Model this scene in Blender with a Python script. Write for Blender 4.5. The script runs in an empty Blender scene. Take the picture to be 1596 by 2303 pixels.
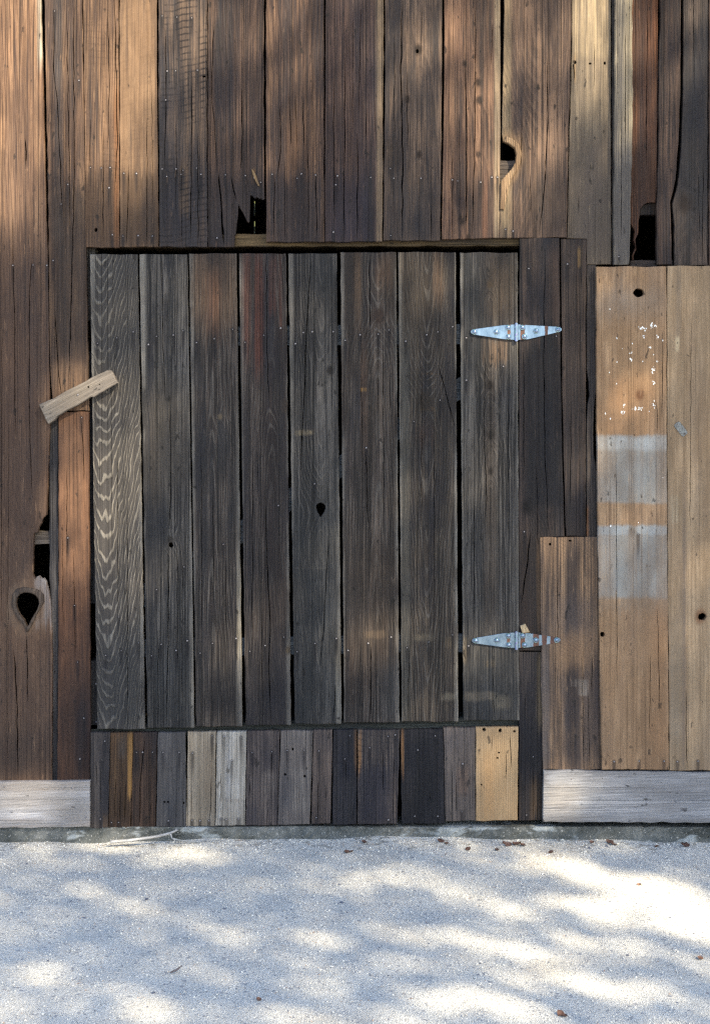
import bpy, bmesh, math, random
import numpy as np
from mathutils import Vector
from mathutils.geometry import tessellate_polygon

scene = bpy.context.scene
COL = scene.collection
R = math.radians
# ------------------------------------------------------------------ camera, world, sun, exposure
D, EYE, S, HOR = 5.0, 1.4, 0.0015, 952.0       # distance to the wall, eye height, metres per picture unit on the wall, horizon row
FPX = D / S
cam = bpy.data.cameras.new('camera'); cob = bpy.data.objects.new('camera', cam); COL.objects.link(cob)
cob.location = (0, -D, EYE); cob.rotation_euler = (R(90), 0, 0)
cam.sensor_fit = 'VERTICAL'; cam.sensor_height = 24; cam.lens = 24 * FPX / 2303
cam.shift_y = -(1151.5 - HOR) / 2303
cam.clip_start = 0.05; cam.clip_end = 2000
scene.camera = cob

SUN_EL, SUN_AZ = R(39), R(145)                  # azimuth clockwise from +Y: behind the camera, to the right
SUND = Vector((math.sin(SUN_AZ) * math.cos(SUN_EL), math.cos(SUN_AZ) * math.cos(SUN_EL), math.sin(SUN_EL)))
w = bpy.data.worlds.new('World'); scene.world = w; w.use_nodes = True
sky = w.node_tree.nodes.new('ShaderNodeTexSky'); sky.sky_type = 'NISHITA'; sky.sun_disc = False
sky.sun_elevation = SUN_EL; sky.sun_rotation = SUN_AZ
bg = w.node_tree.nodes['Background']; bg.inputs['Strength'].default_value = 0.15
w.node_tree.links.new(sky.outputs[0], bg.inputs['Color'])
sl = bpy.data.lights.new('sun', 'SUN'); sl.energy = 5.0; sl.angle = R(0.85); sl.color = (1.0, 0.86, 0.61)
so = bpy.data.objects.new('sun', sl); COL.objects.link(so); so.rotation_euler = SUND.to_track_quat('Z', 'Y').to_euler()
so.location = SUND * 30
scene.cycles.use_denoising = False; scene.cycles.pixel_filter_type = 'BLACKMAN_HARRIS'; scene.cycles.filter_width = 1.35
scene.view_settings.view_transform = 'Standard'; scene.view_settings.look = 'None'
scene.view_settings.exposure = 1.75; scene.view_settings.gamma = 1.0

# ------------------------------------------------------------------ helpers
rng = random.Random(7)
def P(px, py, y=0.0):
    k = (D + y) / D
    return Vector(((px - 798) * S * k, y, EYE + (HOR - py) * S * k))
def G(px, py, z=0.0):                            # a picture row on the ground
    d = FPX * (EYE - z) / (py - HOR)
    return Vector(((px - 798) / FPX * d, d - D, z))
def lin(v):
    v /= 255.0
    return v / 12.92 if v <= 0.04045 else ((v + 0.055) / 1.055) ** 2.4
WT = (.84, .81, .81)
def c(r, g, b, k=1.0): return (min(lin(r) * WT[0] * k, .8), min(lin(g) * WT[1] * k, .8), min(lin(b) * WT[2] * k, .8), 1.0)

def tag(o, label=None, cat=None, group=None, kind=None):
    if label: o['label'] = label
    if cat: o['category'] = cat
    if group: o['group'] = group
    if kind: o['kind'] = kind
    return o
def empty(name, loc):
    o = bpy.data.objects.new(name, None); COL.objects.link(o); o.location = loc; o.empty_display_size = .1; return o
def link(name, verts, faces, mat, loc=(0, 0, 0), parent=None, smooth=False):
    me = bpy.data.meshes.new(name); me.from_pydata([tuple(v) for v in verts], [], faces); me.validate(); me.update()
    if mat: me.materials.append(mat)
    if smooth:
        for p in me.polygons: p.use_smooth = True
    o = bpy.data.objects.new(name, me); COL.objects.link(o)
    if parent:
        o.parent = parent; loc = Vector(loc) - world_loc(parent)
    o.location = loc
    return o
def world_loc(o):
    l = Vector(o.location)
    while o.parent: o = o.parent; l += Vector(o.location)
    return l
def box_bm(bm, x0, x1, y0, y1, z0, z1):
    vs = [bm.verts.new((x, y, z)) for x in (x0, x1) for y in (y0, y1) for z in (z0, z1)]
    for f in ((0, 1, 3, 2), (4, 6, 7, 5), (0, 4, 5, 1), (2, 3, 7, 6), (0, 2, 6, 4), (1, 5, 7, 3)):
        bm.faces.new([vs[i] for i in f])
def bm_obj(name, bm, mat, loc=(0, 0, 0), parent=None, bevel=0, smooth=False):
    bmesh.ops.recalc_face_normals(bm, faces=bm.faces)
    if bevel: bmesh.ops.bevel(bm, geom=list(bm.edges), offset=bevel, segments=2, affect='EDGES', profile=.5)
    me = bpy.data.meshes.new(name); bm.to_mesh(me); bm.free()
    if mat: me.materials.append(mat)
    if smooth:
        for p in me.polygons: p.use_smooth = True
    o = bpy.data.objects.new(name, me); COL.objects.link(o)
    if parent: o.parent = parent; loc = Vector(loc) - world_loc(parent)
    o.location = loc; return o

class NT:                                        # terse node building
    def __init__(s, name):
        s.m = bpy.data.materials.new(name); s.m.use_nodes = True; s.t = s.m.node_tree
        s.b = s.t.nodes['Principled BSDF']; s.n = s.t.nodes
    def put(s, sock, v):
        if hasattr(v, 'is_output'): s.t.links.new(v, sock)
        else: sock.default_value = v
    def math(s, op, a, b=None, cc=None):
        n = s.n.new('ShaderNodeMath'); n.operation = op; s.put(n.inputs[0], a)
        if b is not None: s.put(n.inputs[1], b)
        if cc is not None: s.put(n.inputs[2], cc)
        return n.outputs[0]
    def add(s, a, b): return s.math('ADD', a, b)
    def sub(s, a, b): return s.math('SUBTRACT', a, b)
    def mul(s, a, b): return s.math('MULTIPLY', a, b)
    def vec(s, op, a, b):
        n = s.n.new('ShaderNodeVectorMath'); n.operation = op; s.put(n.inputs[0], a); s.put(n.inputs[1], b); return n.outputs[0]
    def noise(s, v, scale=1.0, detail=2.0, rough=.5, col=False):
        n = s.n.new('ShaderNodeTexNoise'); s.put(n.inputs['Vector'], v); n.inputs['Scale'].default_value = scale
        n.inputs['Detail'].default_value = detail; n.inputs['Roughness'].default_value = rough
        return n.outputs['Color' if col else 'Fac']
    def voro(s, v, scale, out='Distance', feat='F1'):
        n = s.n.new('ShaderNodeTexVoronoi'); n.feature = feat; s.put(n.inputs['Vector'], v); n.inputs['Scale'].default_value = scale
        return n.outputs[out]
    def sm(s, x, a, b, lo=0.0, hi=1.0):
        n = s.n.new('ShaderNodeMapRange'); n.interpolation_type = 'SMOOTHSTEP'; s.put(n.inputs[0], x)
        n.inputs[1].default_value = a; n.inputs[2].default_value = b; n.inputs[3].default_value = lo; n.inputs[4].default_value = hi
        return n.outputs[0]
    def ramp(s, f, stops):
        n = s.n.new('ShaderNodeValToRGB'); s.put(n.inputs[0], f); e = n.color_ramp.elements
        while len(e) < len(stops): e.new(.5)
        for i, (p, cl) in enumerate(stops): e[i].position = p; e[i].color = cl
        return n.outputs[0]
    def mix(s, f, a, b, blend='MIX'):
        n = s.n.new('ShaderNodeMix'); n.data_type = 'RGBA'; n.blend_type = blend
        s.put(n.inputs[0], f); s.put(n.inputs[6], a); s.put(n.inputs[7], b); return n.outputs[2]
    def sep(s, v):
        n = s.n.new('ShaderNodeSeparateXYZ'); s.put(n.inputs[0], v); return n.outputs
    def obj(s): return s.n.new('ShaderNodeTexCoord').outputs['Object']
    def bump(s, h, strength, dist):
        n = s.n.new('ShaderNodeBump'); n.inputs['Strength'].default_value = strength; n.inputs['Distance'].default_value = dist
        s.put(n.inputs['Height'], h); s.t.links.new(n.outputs[0], s.b.inputs['Normal'])
    def out(s, col, rough=.8, spec=.25, metal=0.0):
        s.put(s.b.inputs['Base Color'], col); s.put(s.b.inputs['Roughness'], rough)
        s.b.inputs['Specular IOR Level'].default_value = spec; s.put(s.b.inputs['Metallic'], metal); return s.m

def wood(name, p, loc, xl, xr, horiz=False, nails=()):
    """weathered board.  p: col=(dark,mid,light) ring=(cx,h,taper,freq,strength,colour) patch=(colour,amount)
    stains=[(x0,y0,x1,y1,sx,sy,colour,amount)] knots=[(x,y,r,colour)] saw edge=(amount,colour) in picture units"""
    n = NT(name); co = n.obj(); sd = p.get('seed', 0)
    if horiz:
        x, y, z = n.sep(co); gx, gz = z, x
        cb = n.n.new('ShaderNodeCombineXYZ'); n.put(cb.inputs[0], z); n.put(cb.inputs[1], y); n.put(cb.inputs[2], x); cg = cb.outputs[0]
    else:
        x, y, z = n.sep(co); gx, gz = x, z; cg = co
    cs = n.vec('ADD', cg, (sd * 3.17 % 11, sd * 1.31 % 7, sd * 5.71 % 13))
    K = S * (D + loc[1]) / D
    def lx(px): return P(px, 0, loc[1]).x - loc[0]
    def lz(py): return P(0, py, loc[1]).z - loc[2]
    wob = n.sub(n.noise(n.vec('MULTIPLY', cs, (5, 1, .7)), 1, 2), .5)
    vx = n.vec('MULTIPLY', cs, (1, 1, 1))
    cbx = n.n.new('ShaderNodeCombineXYZ'); n.put(cbx.inputs[0], n.mul(wob, .016 * p.get('wob', 1))); vx = n.vec('ADD', cs, cbx.outputs[0])
    fibre = n.noise(n.vec('MULTIPLY', vx, (330, 1, 5)), 1, 3, .65)
    fine = n.noise(n.vec('MULTIPLY', vx, (110, 1, 1.7)), 1, 4, .6)
    streak = n.noise(n.vec('MULTIPLY', vx, (28, 1, .55)), 1, 5, .6)
    v = n.add(n.add(n.mul(streak, .25), n.mul(fine, .35)), n.mul(fibre, .40))
    dk, md, lt = p['col']
    con = p.get('con', .115) * .92
    col = n.ramp(n.sm(v, .5 - con, .5 + con), [(0, dk), (.5, md), (1, lt)])
    # growth rings
    cx, h, tp, fq, st, rc = p.get('ring', (None, 3, -.1, 90, .25, None))
    cx = lx((xl + xr) / 2 + (p.get('seed', 0) % 5 - 2) * 14) if cx is None else lx(cx)
    if horiz: cx = 0.0
    rx = n.sub(n.sub(gx, cx), n.mul(gz, p.get('lean', 0))); rr = n.math('SQRT', n.add(n.mul(rx, rx), (h * S) ** 2))
    rn = n.sub(n.noise(n.vec('MULTIPLY', cs, (9, 1, 2.2)), 1, 3, .55), .5)
    rn2 = n.sub(n.noise(n.vec('MULTIPLY', cs, (34, 1, 9)), 1, 2, .5), .5)
    ph = n.add(n.add(rr, n.mul(gz, tp)), n.add(n.mul(rn, p.get('rn', .03)), n.mul(rn2, p.get('jit', .004))))
    kd = []
    for (kx, ky, kr, kc) in p.get('knots', []):
        dx = n.sub(x, lx(kx)); dz = n.mul(n.sub(z, lz(ky)), .75)
        d = n.math('SQRT', n.add(n.mul(dx, dx), n.mul(dz, dz)))
        kd.append((d, kr * S, kc))
        ph = n.add(ph, n.mul(n.math('EXPONENT', n.mul(n.mul(d, d), -1 / (kr * S * 3.2) ** 2)), kr * S * 1.6))
    sn = n.math('SINE', n.mul(ph, fq * 6.283))
    ring = n.sm(sn, p.get('rlo', -.2), 1.0)
    col = n.mix(n.mul(n.mul(ring, st), n.sm(n.add(n.mul(fine, .6), n.mul(fibre, .4)), .34, .6, .22, 1)), col, rc if rc else lt)
    # broad weathering
    if 'patch' in p:
        for i, (pc, pa) in enumerate(p['patch'] if isinstance(p['patch'], list) else [p['patch']]):
            f = n.noise(n.vec('MULTIPLY', n.vec('ADD', vx, (i * 4.3, 0, i * 2.9)), (9, 1, 1.5)), 1, 5, .62)
            col = n.mix(n.mul(n.sm(f, .47, .62), pa), col, pc)
    if p.get('k', .54) < .6:
        f = n.noise(n.vec('MULTIPLY', n.vec('ADD', vx, (7.7, 0, 5.1)), (12, 1, 1.3)), 1, 5, .6)
        col = n.mix(n.mul(n.sm(f, .5, .66), .62), col, c(40, 41, 50))
    jx = n.mul(n.sub(fine, .5), .02); jz = n.add(n.mul(n.sub(fine, .5), .12), n.mul(n.sub(fibre, .5), .05))
    xj = n.add(x, jx) if not horiz else n.add(x, jz); zj = n.add(z, jz) if not horiz else n.add(z, jx)
    bl0 = n.noise(n.vec('MULTIPLY', cs, (26, 1, 14)), 1, 5, .7)
    for st_ in p.get('stains_and_light', []):  # soft colour boxes
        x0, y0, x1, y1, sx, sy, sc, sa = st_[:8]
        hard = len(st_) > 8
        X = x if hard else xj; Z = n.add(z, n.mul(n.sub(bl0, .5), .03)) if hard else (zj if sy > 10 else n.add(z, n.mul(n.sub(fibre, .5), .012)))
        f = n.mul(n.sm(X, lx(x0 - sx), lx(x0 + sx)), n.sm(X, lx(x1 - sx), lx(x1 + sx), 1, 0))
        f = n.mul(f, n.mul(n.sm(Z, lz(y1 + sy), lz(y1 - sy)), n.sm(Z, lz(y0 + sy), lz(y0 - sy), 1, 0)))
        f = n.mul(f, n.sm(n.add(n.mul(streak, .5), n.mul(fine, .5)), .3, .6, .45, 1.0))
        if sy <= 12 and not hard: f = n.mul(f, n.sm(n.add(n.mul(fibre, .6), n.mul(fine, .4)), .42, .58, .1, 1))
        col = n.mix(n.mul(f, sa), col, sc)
    if 'edge' in p:
        ea, ec = p['edge']
        e = n.math('MINIMUM', n.sub(x, lx(xl)), n.sub(lx(xr), x))
        f = n.mul(n.sm(n.add(e, n.mul(n.sub(streak, .5), .03)), 0, .012, 1, 0), n.sm(n.noise(n.vec('MULTIPLY', cs, (3, 1, 4)), 1, 3), .34, .55))
        col = n.mix(n.mul(f, ea), col, ec)
    if p.get('saw'):
        sp, sa, slant = p['saw']
        zz = n.add(n.add(gz, n.mul(gx, slant)), n.add(n.mul(wob, .05), n.mul(rn2, .008)))
        f = n.mul(n.sm(n.math('SINE', n.mul(zz, 6.283 / sp)), .35, 1), n.sm(n.noise(n.vec('MULTIPLY', cs, (30, 1, 6)), 1, 3), .4, .6))
        col = n.mix(n.mul(f, sa), col, dk)
    for (d, r_, kc) in kd:
        dj = n.add(d, n.mul(rn2, r_ * .9))
        col = n.mix(n.sm(dj, r_ * .45, r_ * 1.5, .9, 0), col, kc)
        col = n.mix(n.mul(n.sm(n.math('SINE', n.mul(dj, 6.283 / (r_ * .55))), .2, 1), n.sm(dj, r_ * .8, r_ * 2.0, .22, 0)), col, dk)
    ck = n.noise(n.vec('MULTIPLY', vx, (190, 1, .9)), 1, 2, .5)
    col = n.mix(n.mul(n.sm(ck, .60, .68), n.sm(streak, .35, .6, .25, .75 if p.get('k', .54) < .7 else .4)), col, (dk[0] * .3, dk[1] * .3, dk[2] * .3, 1))
    mk = None
    for (nx_, ny_) in ([] if horiz else nails):                           # rust stain running down from each nail
        dx = n.sub(x, lx(nx_)); zz = n.sub(z, lz(ny_)); zs = n.math('MAXIMUM', zz, n.mul(zz, -.09))
        d = n.math('SQRT', n.add(n.mul(dx, dx), n.mul(zs, zs))); q = n.sm(d, .0025, .0095, 1, 0)
        mk = q if mk is None else n.math('MAXIMUM', mk, q)
    if mk is not None: col = n.mix(n.mul(mk, .72), col, c(30, 29, 35))
    # specks, old nail holes, grime
    sp = n.noise(n.vec('MULTIPLY', cs, (60, 1, 26)), 1, 2, .5)
    col = n.mix(n.sm(sp, .67, .74, 0, .75), col, (.012, .011, .011, 1))
    bl = n.noise(n.vec('MULTIPLY', cs, (14, 1, 5)), 1, 6, .7)
    col = n.mix(n.sm(bl, .35, .65, .42, 0), col, dk)
    lf = n.noise(n.vec('MULTIPLY', cs, (150, 1, 16)), 1, 2, .5)
    col = n.mix(n.sm(lf, .64, .76, 0, .35), col, lt)
    k = p.get('k', .54); col = n.mix(1.0, col, (k, k, k, 1), 'MULTIPLY')
    hgt = n.sub(n.add(n.add(n.mul(ring, st * .8 + .15), n.mul(fibre, .7)), n.mul(fine, 1.0)), n.mul(n.sm(ck, .6, .68), .8))
    n.bump(hgt, min(1, p.get('bump', .55) * 1.45), .0028)
    rg = n.sm(fine, .2, .8, .62, .92)
    return n.out(col, rg, .22)

def wave(seed):
    r = random.Random(seed); t = [(r.uniform(.004, .02), r.uniform(0, 6.3), r.uniform(.5, 1)) for _ in range(3)] + \
        [(r.uniform(.05, .14), r.uniform(0, 6.3), r.uniform(.15, .35)) for _ in range(3)]
    return lambda v: sum(a * math.sin(v * f * 6.28 + q) for f, q, a in t)
def resample(pts, step, amp, seed, vertical=True):
    wv = wave(seed); out = []
    for (a, b) in zip(pts[:-1], pts[1:]):
        L = math.hypot(b[0] - a[0], b[1] - a[1]); k = max(1, int(L / step))
        for i in range(k):
            t = i / k; q = (a[0] + (b[0] - a[0]) * t, a[1] + (b[1] - a[1]) * t)
            o = wv(q[1] if vertical else q[0]) * amp
            out.append((q[0] + o, q[1]) if vertical else (q[0], q[1] + o))
    o = wv(pts[-1][1] if vertical else pts[-1][0]) * amp
    out.append((pts[-1][0] + o, pts[-1][1]) if vertical else (pts[-1][0], pts[-1][1] + o))
    return out
def lens(pts, wd, seed):                          # a crack: a thin closed loop along a polyline
    q = resample(pts, 14, .5, seed); n = len(q); l, r = [], []
    rr = random.Random(seed)
    for i, (x, y) in enumerate(q):
        t = i / (n - 1); ww = wd * .5 * min(1, 6 * t + .12, 6 * (1 - t) + .12) * rr.uniform(.6, 1.2)
        l.append((x - ww, y)); r.append((x + ww, y))
    return l + r[::-1]
def ellipse(cx, cy, rx, ry, seed=1, drop=0.0, n=22):
    r = random.Random(seed); a0, a1 = r.uniform(0, 6), r.uniform(0, 6); o = []
    for i in range(n):
        a = i / n * 2 * math.pi; k = 1 + .06 * math.sin(2 * a + a0) + .05 * math.sin(5 * a + a1)
        x = math.cos(a) * rx * k; y = math.sin(a) * ry * k
        if drop and y > 0: x *= 1 - drop * (y / ry) ** 1.2; y *= 1 + drop * .45 * (1 - abs(math.cos(a)))
        o.append((cx + x, cy + y))
    return o
def loops_solid(loops, bevs, yf, th):
    """front-faced slab out of picture-space loops (first outer, rest holes), rounded front rim"""
    base = None; L3 = []
    for i, lp in enumerate(loops):
        w2 = [(P(x, y, yf).x, P(x, y, yf).z) for x, y in lp]
        ar = sum(a[0] * b[1] - b[0] * a[1] for a, b in zip(w2, w2[1:] + w2[:1]))
        if (ar > 0) != (i == 0): w2 = w2[::-1]
        L3.append(w2)
    xs = [q[0] for q in L3[0]]; zs = [q[1] for q in L3[0]]
    loc = Vector(((min(xs) + max(xs)) / 2, yf, min(zs)))
    V, F, front = [], [], []
    for lp, bv in zip(L3, bevs):
        m = len(lp); s0 = len(V); ins = []
        for i in range(m):
            a, b, d = lp[i - 1], lp[i], lp[(i + 1) % m]
            n1 = Vector((-(b[1] - a[1]), b[0] - a[0])); n2 = Vector((-(d[1] - b[1]), d[0] - b[0]))
            if n1.length > 0: n1.normalize()
            if n2.length > 0: n2.normalize()
            nn = n1 + n2
            nn = nn.normalized() if nn.length > 1e-6 else n1
            ins.append((b[0] + nn.x * bv, b[1] + nn.y * bv))
        for (x, z), (ix, iz) in zip(lp, ins):
            mx, mz = x + (ix - x) * .3, z + (iz - z) * .3
            V += [(ix - loc.x, 0, iz - loc.z), (mx - loc.x, bv * .3, mz - loc.z), (x - loc.x, bv, z - loc.z), (x - loc.x, th, z - loc.z)]
        for i in range(m):
            j = (i + 1) % m; a = s0 + 4 * i; b = s0 + 4 * j
            for k in range(3): F.append((a + k, a + k + 1, b + k + 1, b + k))
        front.append([s0 + 4 * i for i in range(m)])
    flat = [i for f in front for i in f]
    for off, flip in ((0, False), (3, True)):
        tr = tessellate_polygon([[Vector((V[i + off][0], V[i + off][2], 0)) for i in f] for f in front])
        for t in tr:
            a, b, d = (V[flat[k]] for k in t)
            ar = (b[0] - a[0]) * (d[2] - a[2]) - (b[2] - a[2]) * (d[0] - a[0])
            idx = [flat[k] + off for k in t]
            if (ar < 0) != flip: idx.reverse()
            F.append(tuple(idx))
    return V, F, loc

NAIL = None; NAILM = None
def nail_mesh():
    global NAIL, NAILM
    n = NT('nail_steel'); o = n.noise(n.obj(), 300, 2)
    NAILM = n.out(n.ramp(o, [(.3, (.08, .065, .06, 1)), (.7, (.24, .23, .25, 1))]), .55, .5, .4)
    bm = bmesh.new(); bmesh.ops.create_uvsphere(bm, u_segments=10, v_segments=6, radius=.0029)
    for v in bm.verts: v.co.y *= .55
    NAIL = bpy.data.meshes.new('nail'); bm.to_mesh(NAIL); bm.free(); NAIL.materials.append(NAILM)
    for p in NAIL.polygons: p.use_smooth = True
nail_mesh()
def nail(px, py, yf, parent):
    o = bpy.data.objects.new('nail', NAIL); COL.objects.link(o); o.parent = parent
    o.location = P(px, py, yf - .0006) - world_loc(parent); s_ = rng.uniform(.6, 1.15); o.scale = (s_, s_, s_)

BN = 0
def board(name, Lp, Rp, p, parent, yf=0.0, th=.022, holes=(), cracks=(), nails=(), label=None, hair=3, horiz=False, amp=.32, bev=.0020, rot=0.0):
    global BN
    BN += 1; p = dict(p); p.setdefault('seed', BN)
    if name == 'plank' and abs(yf) < .0045: yf += ((BN * 7) % 11 - 5) * .0009
    Lr = resample(Lp, 11, amp, BN * 7 + 1); Rr = resample(Rp, 11, amp, BN * 7 + 2)
    top = resample([Lr[0], Rr[0]], 9, .5, BN * 7 + 3, False)[1:-1]; bot = resample([Lr[-1], Rr[-1]], 9, .6, BN * 7 + 4, False)[1:-1]
    outer = Lr + bot + Rr[::-1] + top[::-1]
    loops = [outer]; bevs = [bev]
    for hh in holes: loops.append(list(hh)); bevs.append(min(.003, (max(q[0] for q in hh) - min(q[0] for q in hh)) * S * .09))
    for i, cr in enumerate(cracks): loops.append(lens(cr[0], cr[1], BN * 31 + i)); bevs.append(.0007)
    x0 = max(q[0] for q in Lp); x1 = min(q[0] for q in Rp); y0 = min(q[1] for q in Lp); y1 = max(q[1] for q in Lp)
    used = [(min(q[0] for q in l) - 4, max(q[0] for q in l) + 4) for l in loops[1:]]
    hr = random.Random(BN * 13)
    if not horiz and x1 - x0 > 22:
        for i in range(hair):
            for _ in range(12):
                hx = hr.uniform(x0 + 8, x1 - 8)
                if all(not (a - 3 < hx < b + 3) for a, b in used): break
            else: continue
            ln = hr.uniform(.12, .5) * (y1 - y0); hy = hr.uniform(y0 + 8, y1 - ln - 8)
            if hr.random() < .35: hy = y1 - ln - 4
            dx = hr.uniform(-3, 3) if x1 - x0 > 40 else 0
            loops.append(lens([(hx, hy), (hx + dx * .5, hy + ln * .5), (hx + dx, hy + ln)], hr.uniform(.9, 1.7), BN * 17 + i)); bevs.append(.0005)
            used.append((hx - 6, hx + 6))
    V, F, loc = loops_solid(loops, bevs, yf, th)
    xl = sum(q[0] for q in Lp) / len(Lp); xr = sum(q[0] for q in Rp) / len(Rp)
    m = wood('wood_%03d' % BN, p, loc, xl, xr, horiz, nails)
    o = link(name, V, F, m, loc, parent)
    if label: o['label'] = label
    for q in nails: nail(q[0], q[1], yf, o)
    return o

# ------------------------------------------------------------------ palettes
BROWN = (c(46, 37, 35), c(88, 72, 66), c(128, 104, 88))
WARM = (c(66, 50, 42), c(124, 98, 80), c(164, 134, 106))
RED = (c(52, 36, 30), c(110, 78, 60), c(142, 104, 80))
DOOR = (c(32, 28, 28), c(68, 61, 58), c(120, 110, 102))
DGREY = (c(34, 33, 34), c(71, 69, 69), c(122, 119, 115))
TAN = (c(96, 76, 56), c(146, 120, 94), c(176, 150, 120))
PALE = (c(134, 132, 130), c(196, 196, 198), c(222, 222, 222))
BLUEBLK = c(30, 31, 40); BLK = c(22, 21, 24); GREY = c(120, 118, 116); LGREY = c(150, 146, 138); ORANGE = c(150, 104, 66); RUST = c(120, 62, 38)
STR = lambda x0, x1: [(x0, 0), (x1, 0)]

# ------------------------------------------------------------------ the barn wall
wall = tag(empty('barn_wall', (0, .01, 0)), 'weathered brown vertical plank barn wall patched with mismatched old boards around the dark door', 'wall', kind='thing')
TOP = -60                                          # boards run on above the frame
# leftmost wide board, with knot hole, broken gap and splinter
board('plank', [(-34, TOP), (-30, 600), (-26, 1200), (-24, 1757)],
      [(91, TOP), (93, 60), (97, 180), (101, 350), (104, 480), (108, 575), (112, 858), (113, 957), (110, 1020), (107, 1090), (105, 1158), (97, 1166), (94, 1176), (88, 1186), (85, 1197),
       (76, 1199), (75, 1240), (74, 1292), (79, 1304), (83, 1297), (88, 1295), (94, 1302), (98, 1300), (103, 1308), (109, 1328), (114, 1353), (117, 1424), (118, 1512), (117, 1640), (116, 1757)],
      dict(k=.66, col=(c(76, 58, 48), c(132, 102, 80), c(172, 140, 112)), ring=(70, 18, -.06, 75, .3, c(150, 118, 92)),  # base tone raised for the sunlit top; dark boxes below paint the shaded part
           patch=[(c(72, 62, 60), .5)], knots=[(62, 1366, 44, c(122, 104, 88))],
           stains_and_light=[(-40, 540, 112, 1240, 40, 90, c(54, 45, 44), .86), (-40, 1210, 120, 1757, 40, 60, c(74, 61, 54), .78), (-40, 1640, 120, 1760, 40, 40, c(58, 50, 47), .6), (78, 1285, 118, 1400, 5, 20, c(150, 152, 158), .9), (22, 1322, 98, 1342, 10, 8, c(128, 114, 100), .6), (18, 1340, 34, 1400, 5, 20, c(124, 108, 94), .6), (88, 1345, 100, 1395, 4, 16, c(120, 106, 94), .6), (86, -60, 99, 140, 4, 40, c(205, 200, 185), .8)]),  # last box paints the sunlit glow on the right edge
      wall, 0, holes=[[(36, 1356), (38, 1345), (45, 1337), (56, 1333), (68, 1334), (79, 1338), (86, 1346), (88, 1358), (84, 1371), (76, 1384), (69, 1396), (65, 1406), (61, 1409), (57, 1402), (54, 1394), (47, 1386), (41, 1376), (37, 1366)]],
      cracks=[([(28, 470), (30, 594), (33, 700), (35, 980)], 1.8), ([(75, 560), (67, 640), (66, 900), (69, 1020), (74, 1120)], 2.0), ([(60, 1424), (62, 1500), (63, 1580)], 2.0),
              ([(32, 1459), (39, 1590), (41, 1752)], 3.0), ([(58, 310), (59, 372)], 3)],
      nails=[(29.5, 597), (75, 596), (106, 597)], label='wide brown plank with large teardrop knot hole and broken right edge')
board('plank', [(100, TOP), (101, 30), (104, 200), (107, 350), (110, 520), (111, 700), (113, 820), (116, 870), (120, 905), (122, 924)],
      [(184, TOP), (186, 100), (189, 250), (192, 400), (194, 560), (196, 700), (199, 860), (200, 924)],
      dict(col=WARM, ring=(178, 9, .03, 120, .35, c(70, 54, 46)), patch=[(c(60, 56, 60), .5)],
           stains_and_light=[(122, -60, 140, 560, 7, 60, c(70, 74, 80), .75), (108, 420, 200, 812, 30, 30, c(66, 58, 52), .75), (112, 818, 200, 930, 20, 14, c(150, 122, 96), .55)]),
      wall, .002, cracks=[([(122, 20), (121, 160), (130, 240), (138, 420), (142, 480)], 2.2), ([(150, 5), (155, 300), (158, 520)], 1.8), ([(165, 10), (168, 380), (160, 700), (155, 880)], 2.2),
                          ([(124, 700), (132, 840), (141, 900)], 2)],
      nails=[(123, 25), (178, 181), (153, 415), (138, 459), (120, 586)])
board('plank', [(132, 926), (132, 1100), (132, 1300), (131, 1476), (129.5, 1757)], [(200, 926), (200, 1150), (202, 1400), (203.5, 1600), (203.5, 1757)],
      dict(col=RED, ring=(150, 20, .05, 60, .22, c(160, 118, 88)), patch=(c(70, 52, 44), .4), con=.2,
           stains_and_light=[(125, 926, 205, 1330, 30, 80, c(160, 124, 96), .5), (125, 1480, 210, 1760, 30, 120, c(54, 44, 42), .8), (170, 1560, 210, 1760, 14, 60, BLUEBLK, .75)]),
      wall, -.002, cracks=[([(183, 950), (187, 990), (189, 1080)], 2.2), ([(166, 1240), (170, 1480)], 1.6)],
      nails=[(184, 939), (153, 1210), (168, 1362), (175, 1489), (189, 1615), (180, 1707)], label='short orange-tan plank below the turn latch')
board('stud', [(112, 905), (112, 1300), (119, 1440), (119, 1600), (117.5, 1757)], [(131, 905), (131.5, 1300), (130.5, 1757)],
      dict(col=(c(52, 50, 52), c(92, 90, 92), c(128, 126, 126)), ring=(60, 3, .01, 140, .2, None)), wall, .018, .05, hair=0, label='narrow grey stud in the gap between two planks')
board('rail', [(70, 1194), (70, 1225)], [(118, 1196), (118, 1222)], dict(col=(c(80, 72, 66), c(134, 124, 114), c(160, 152, 144))), wall, .028, .05, horiz=True, hair=0, label='pale rail end showing through the broken gap')
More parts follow.
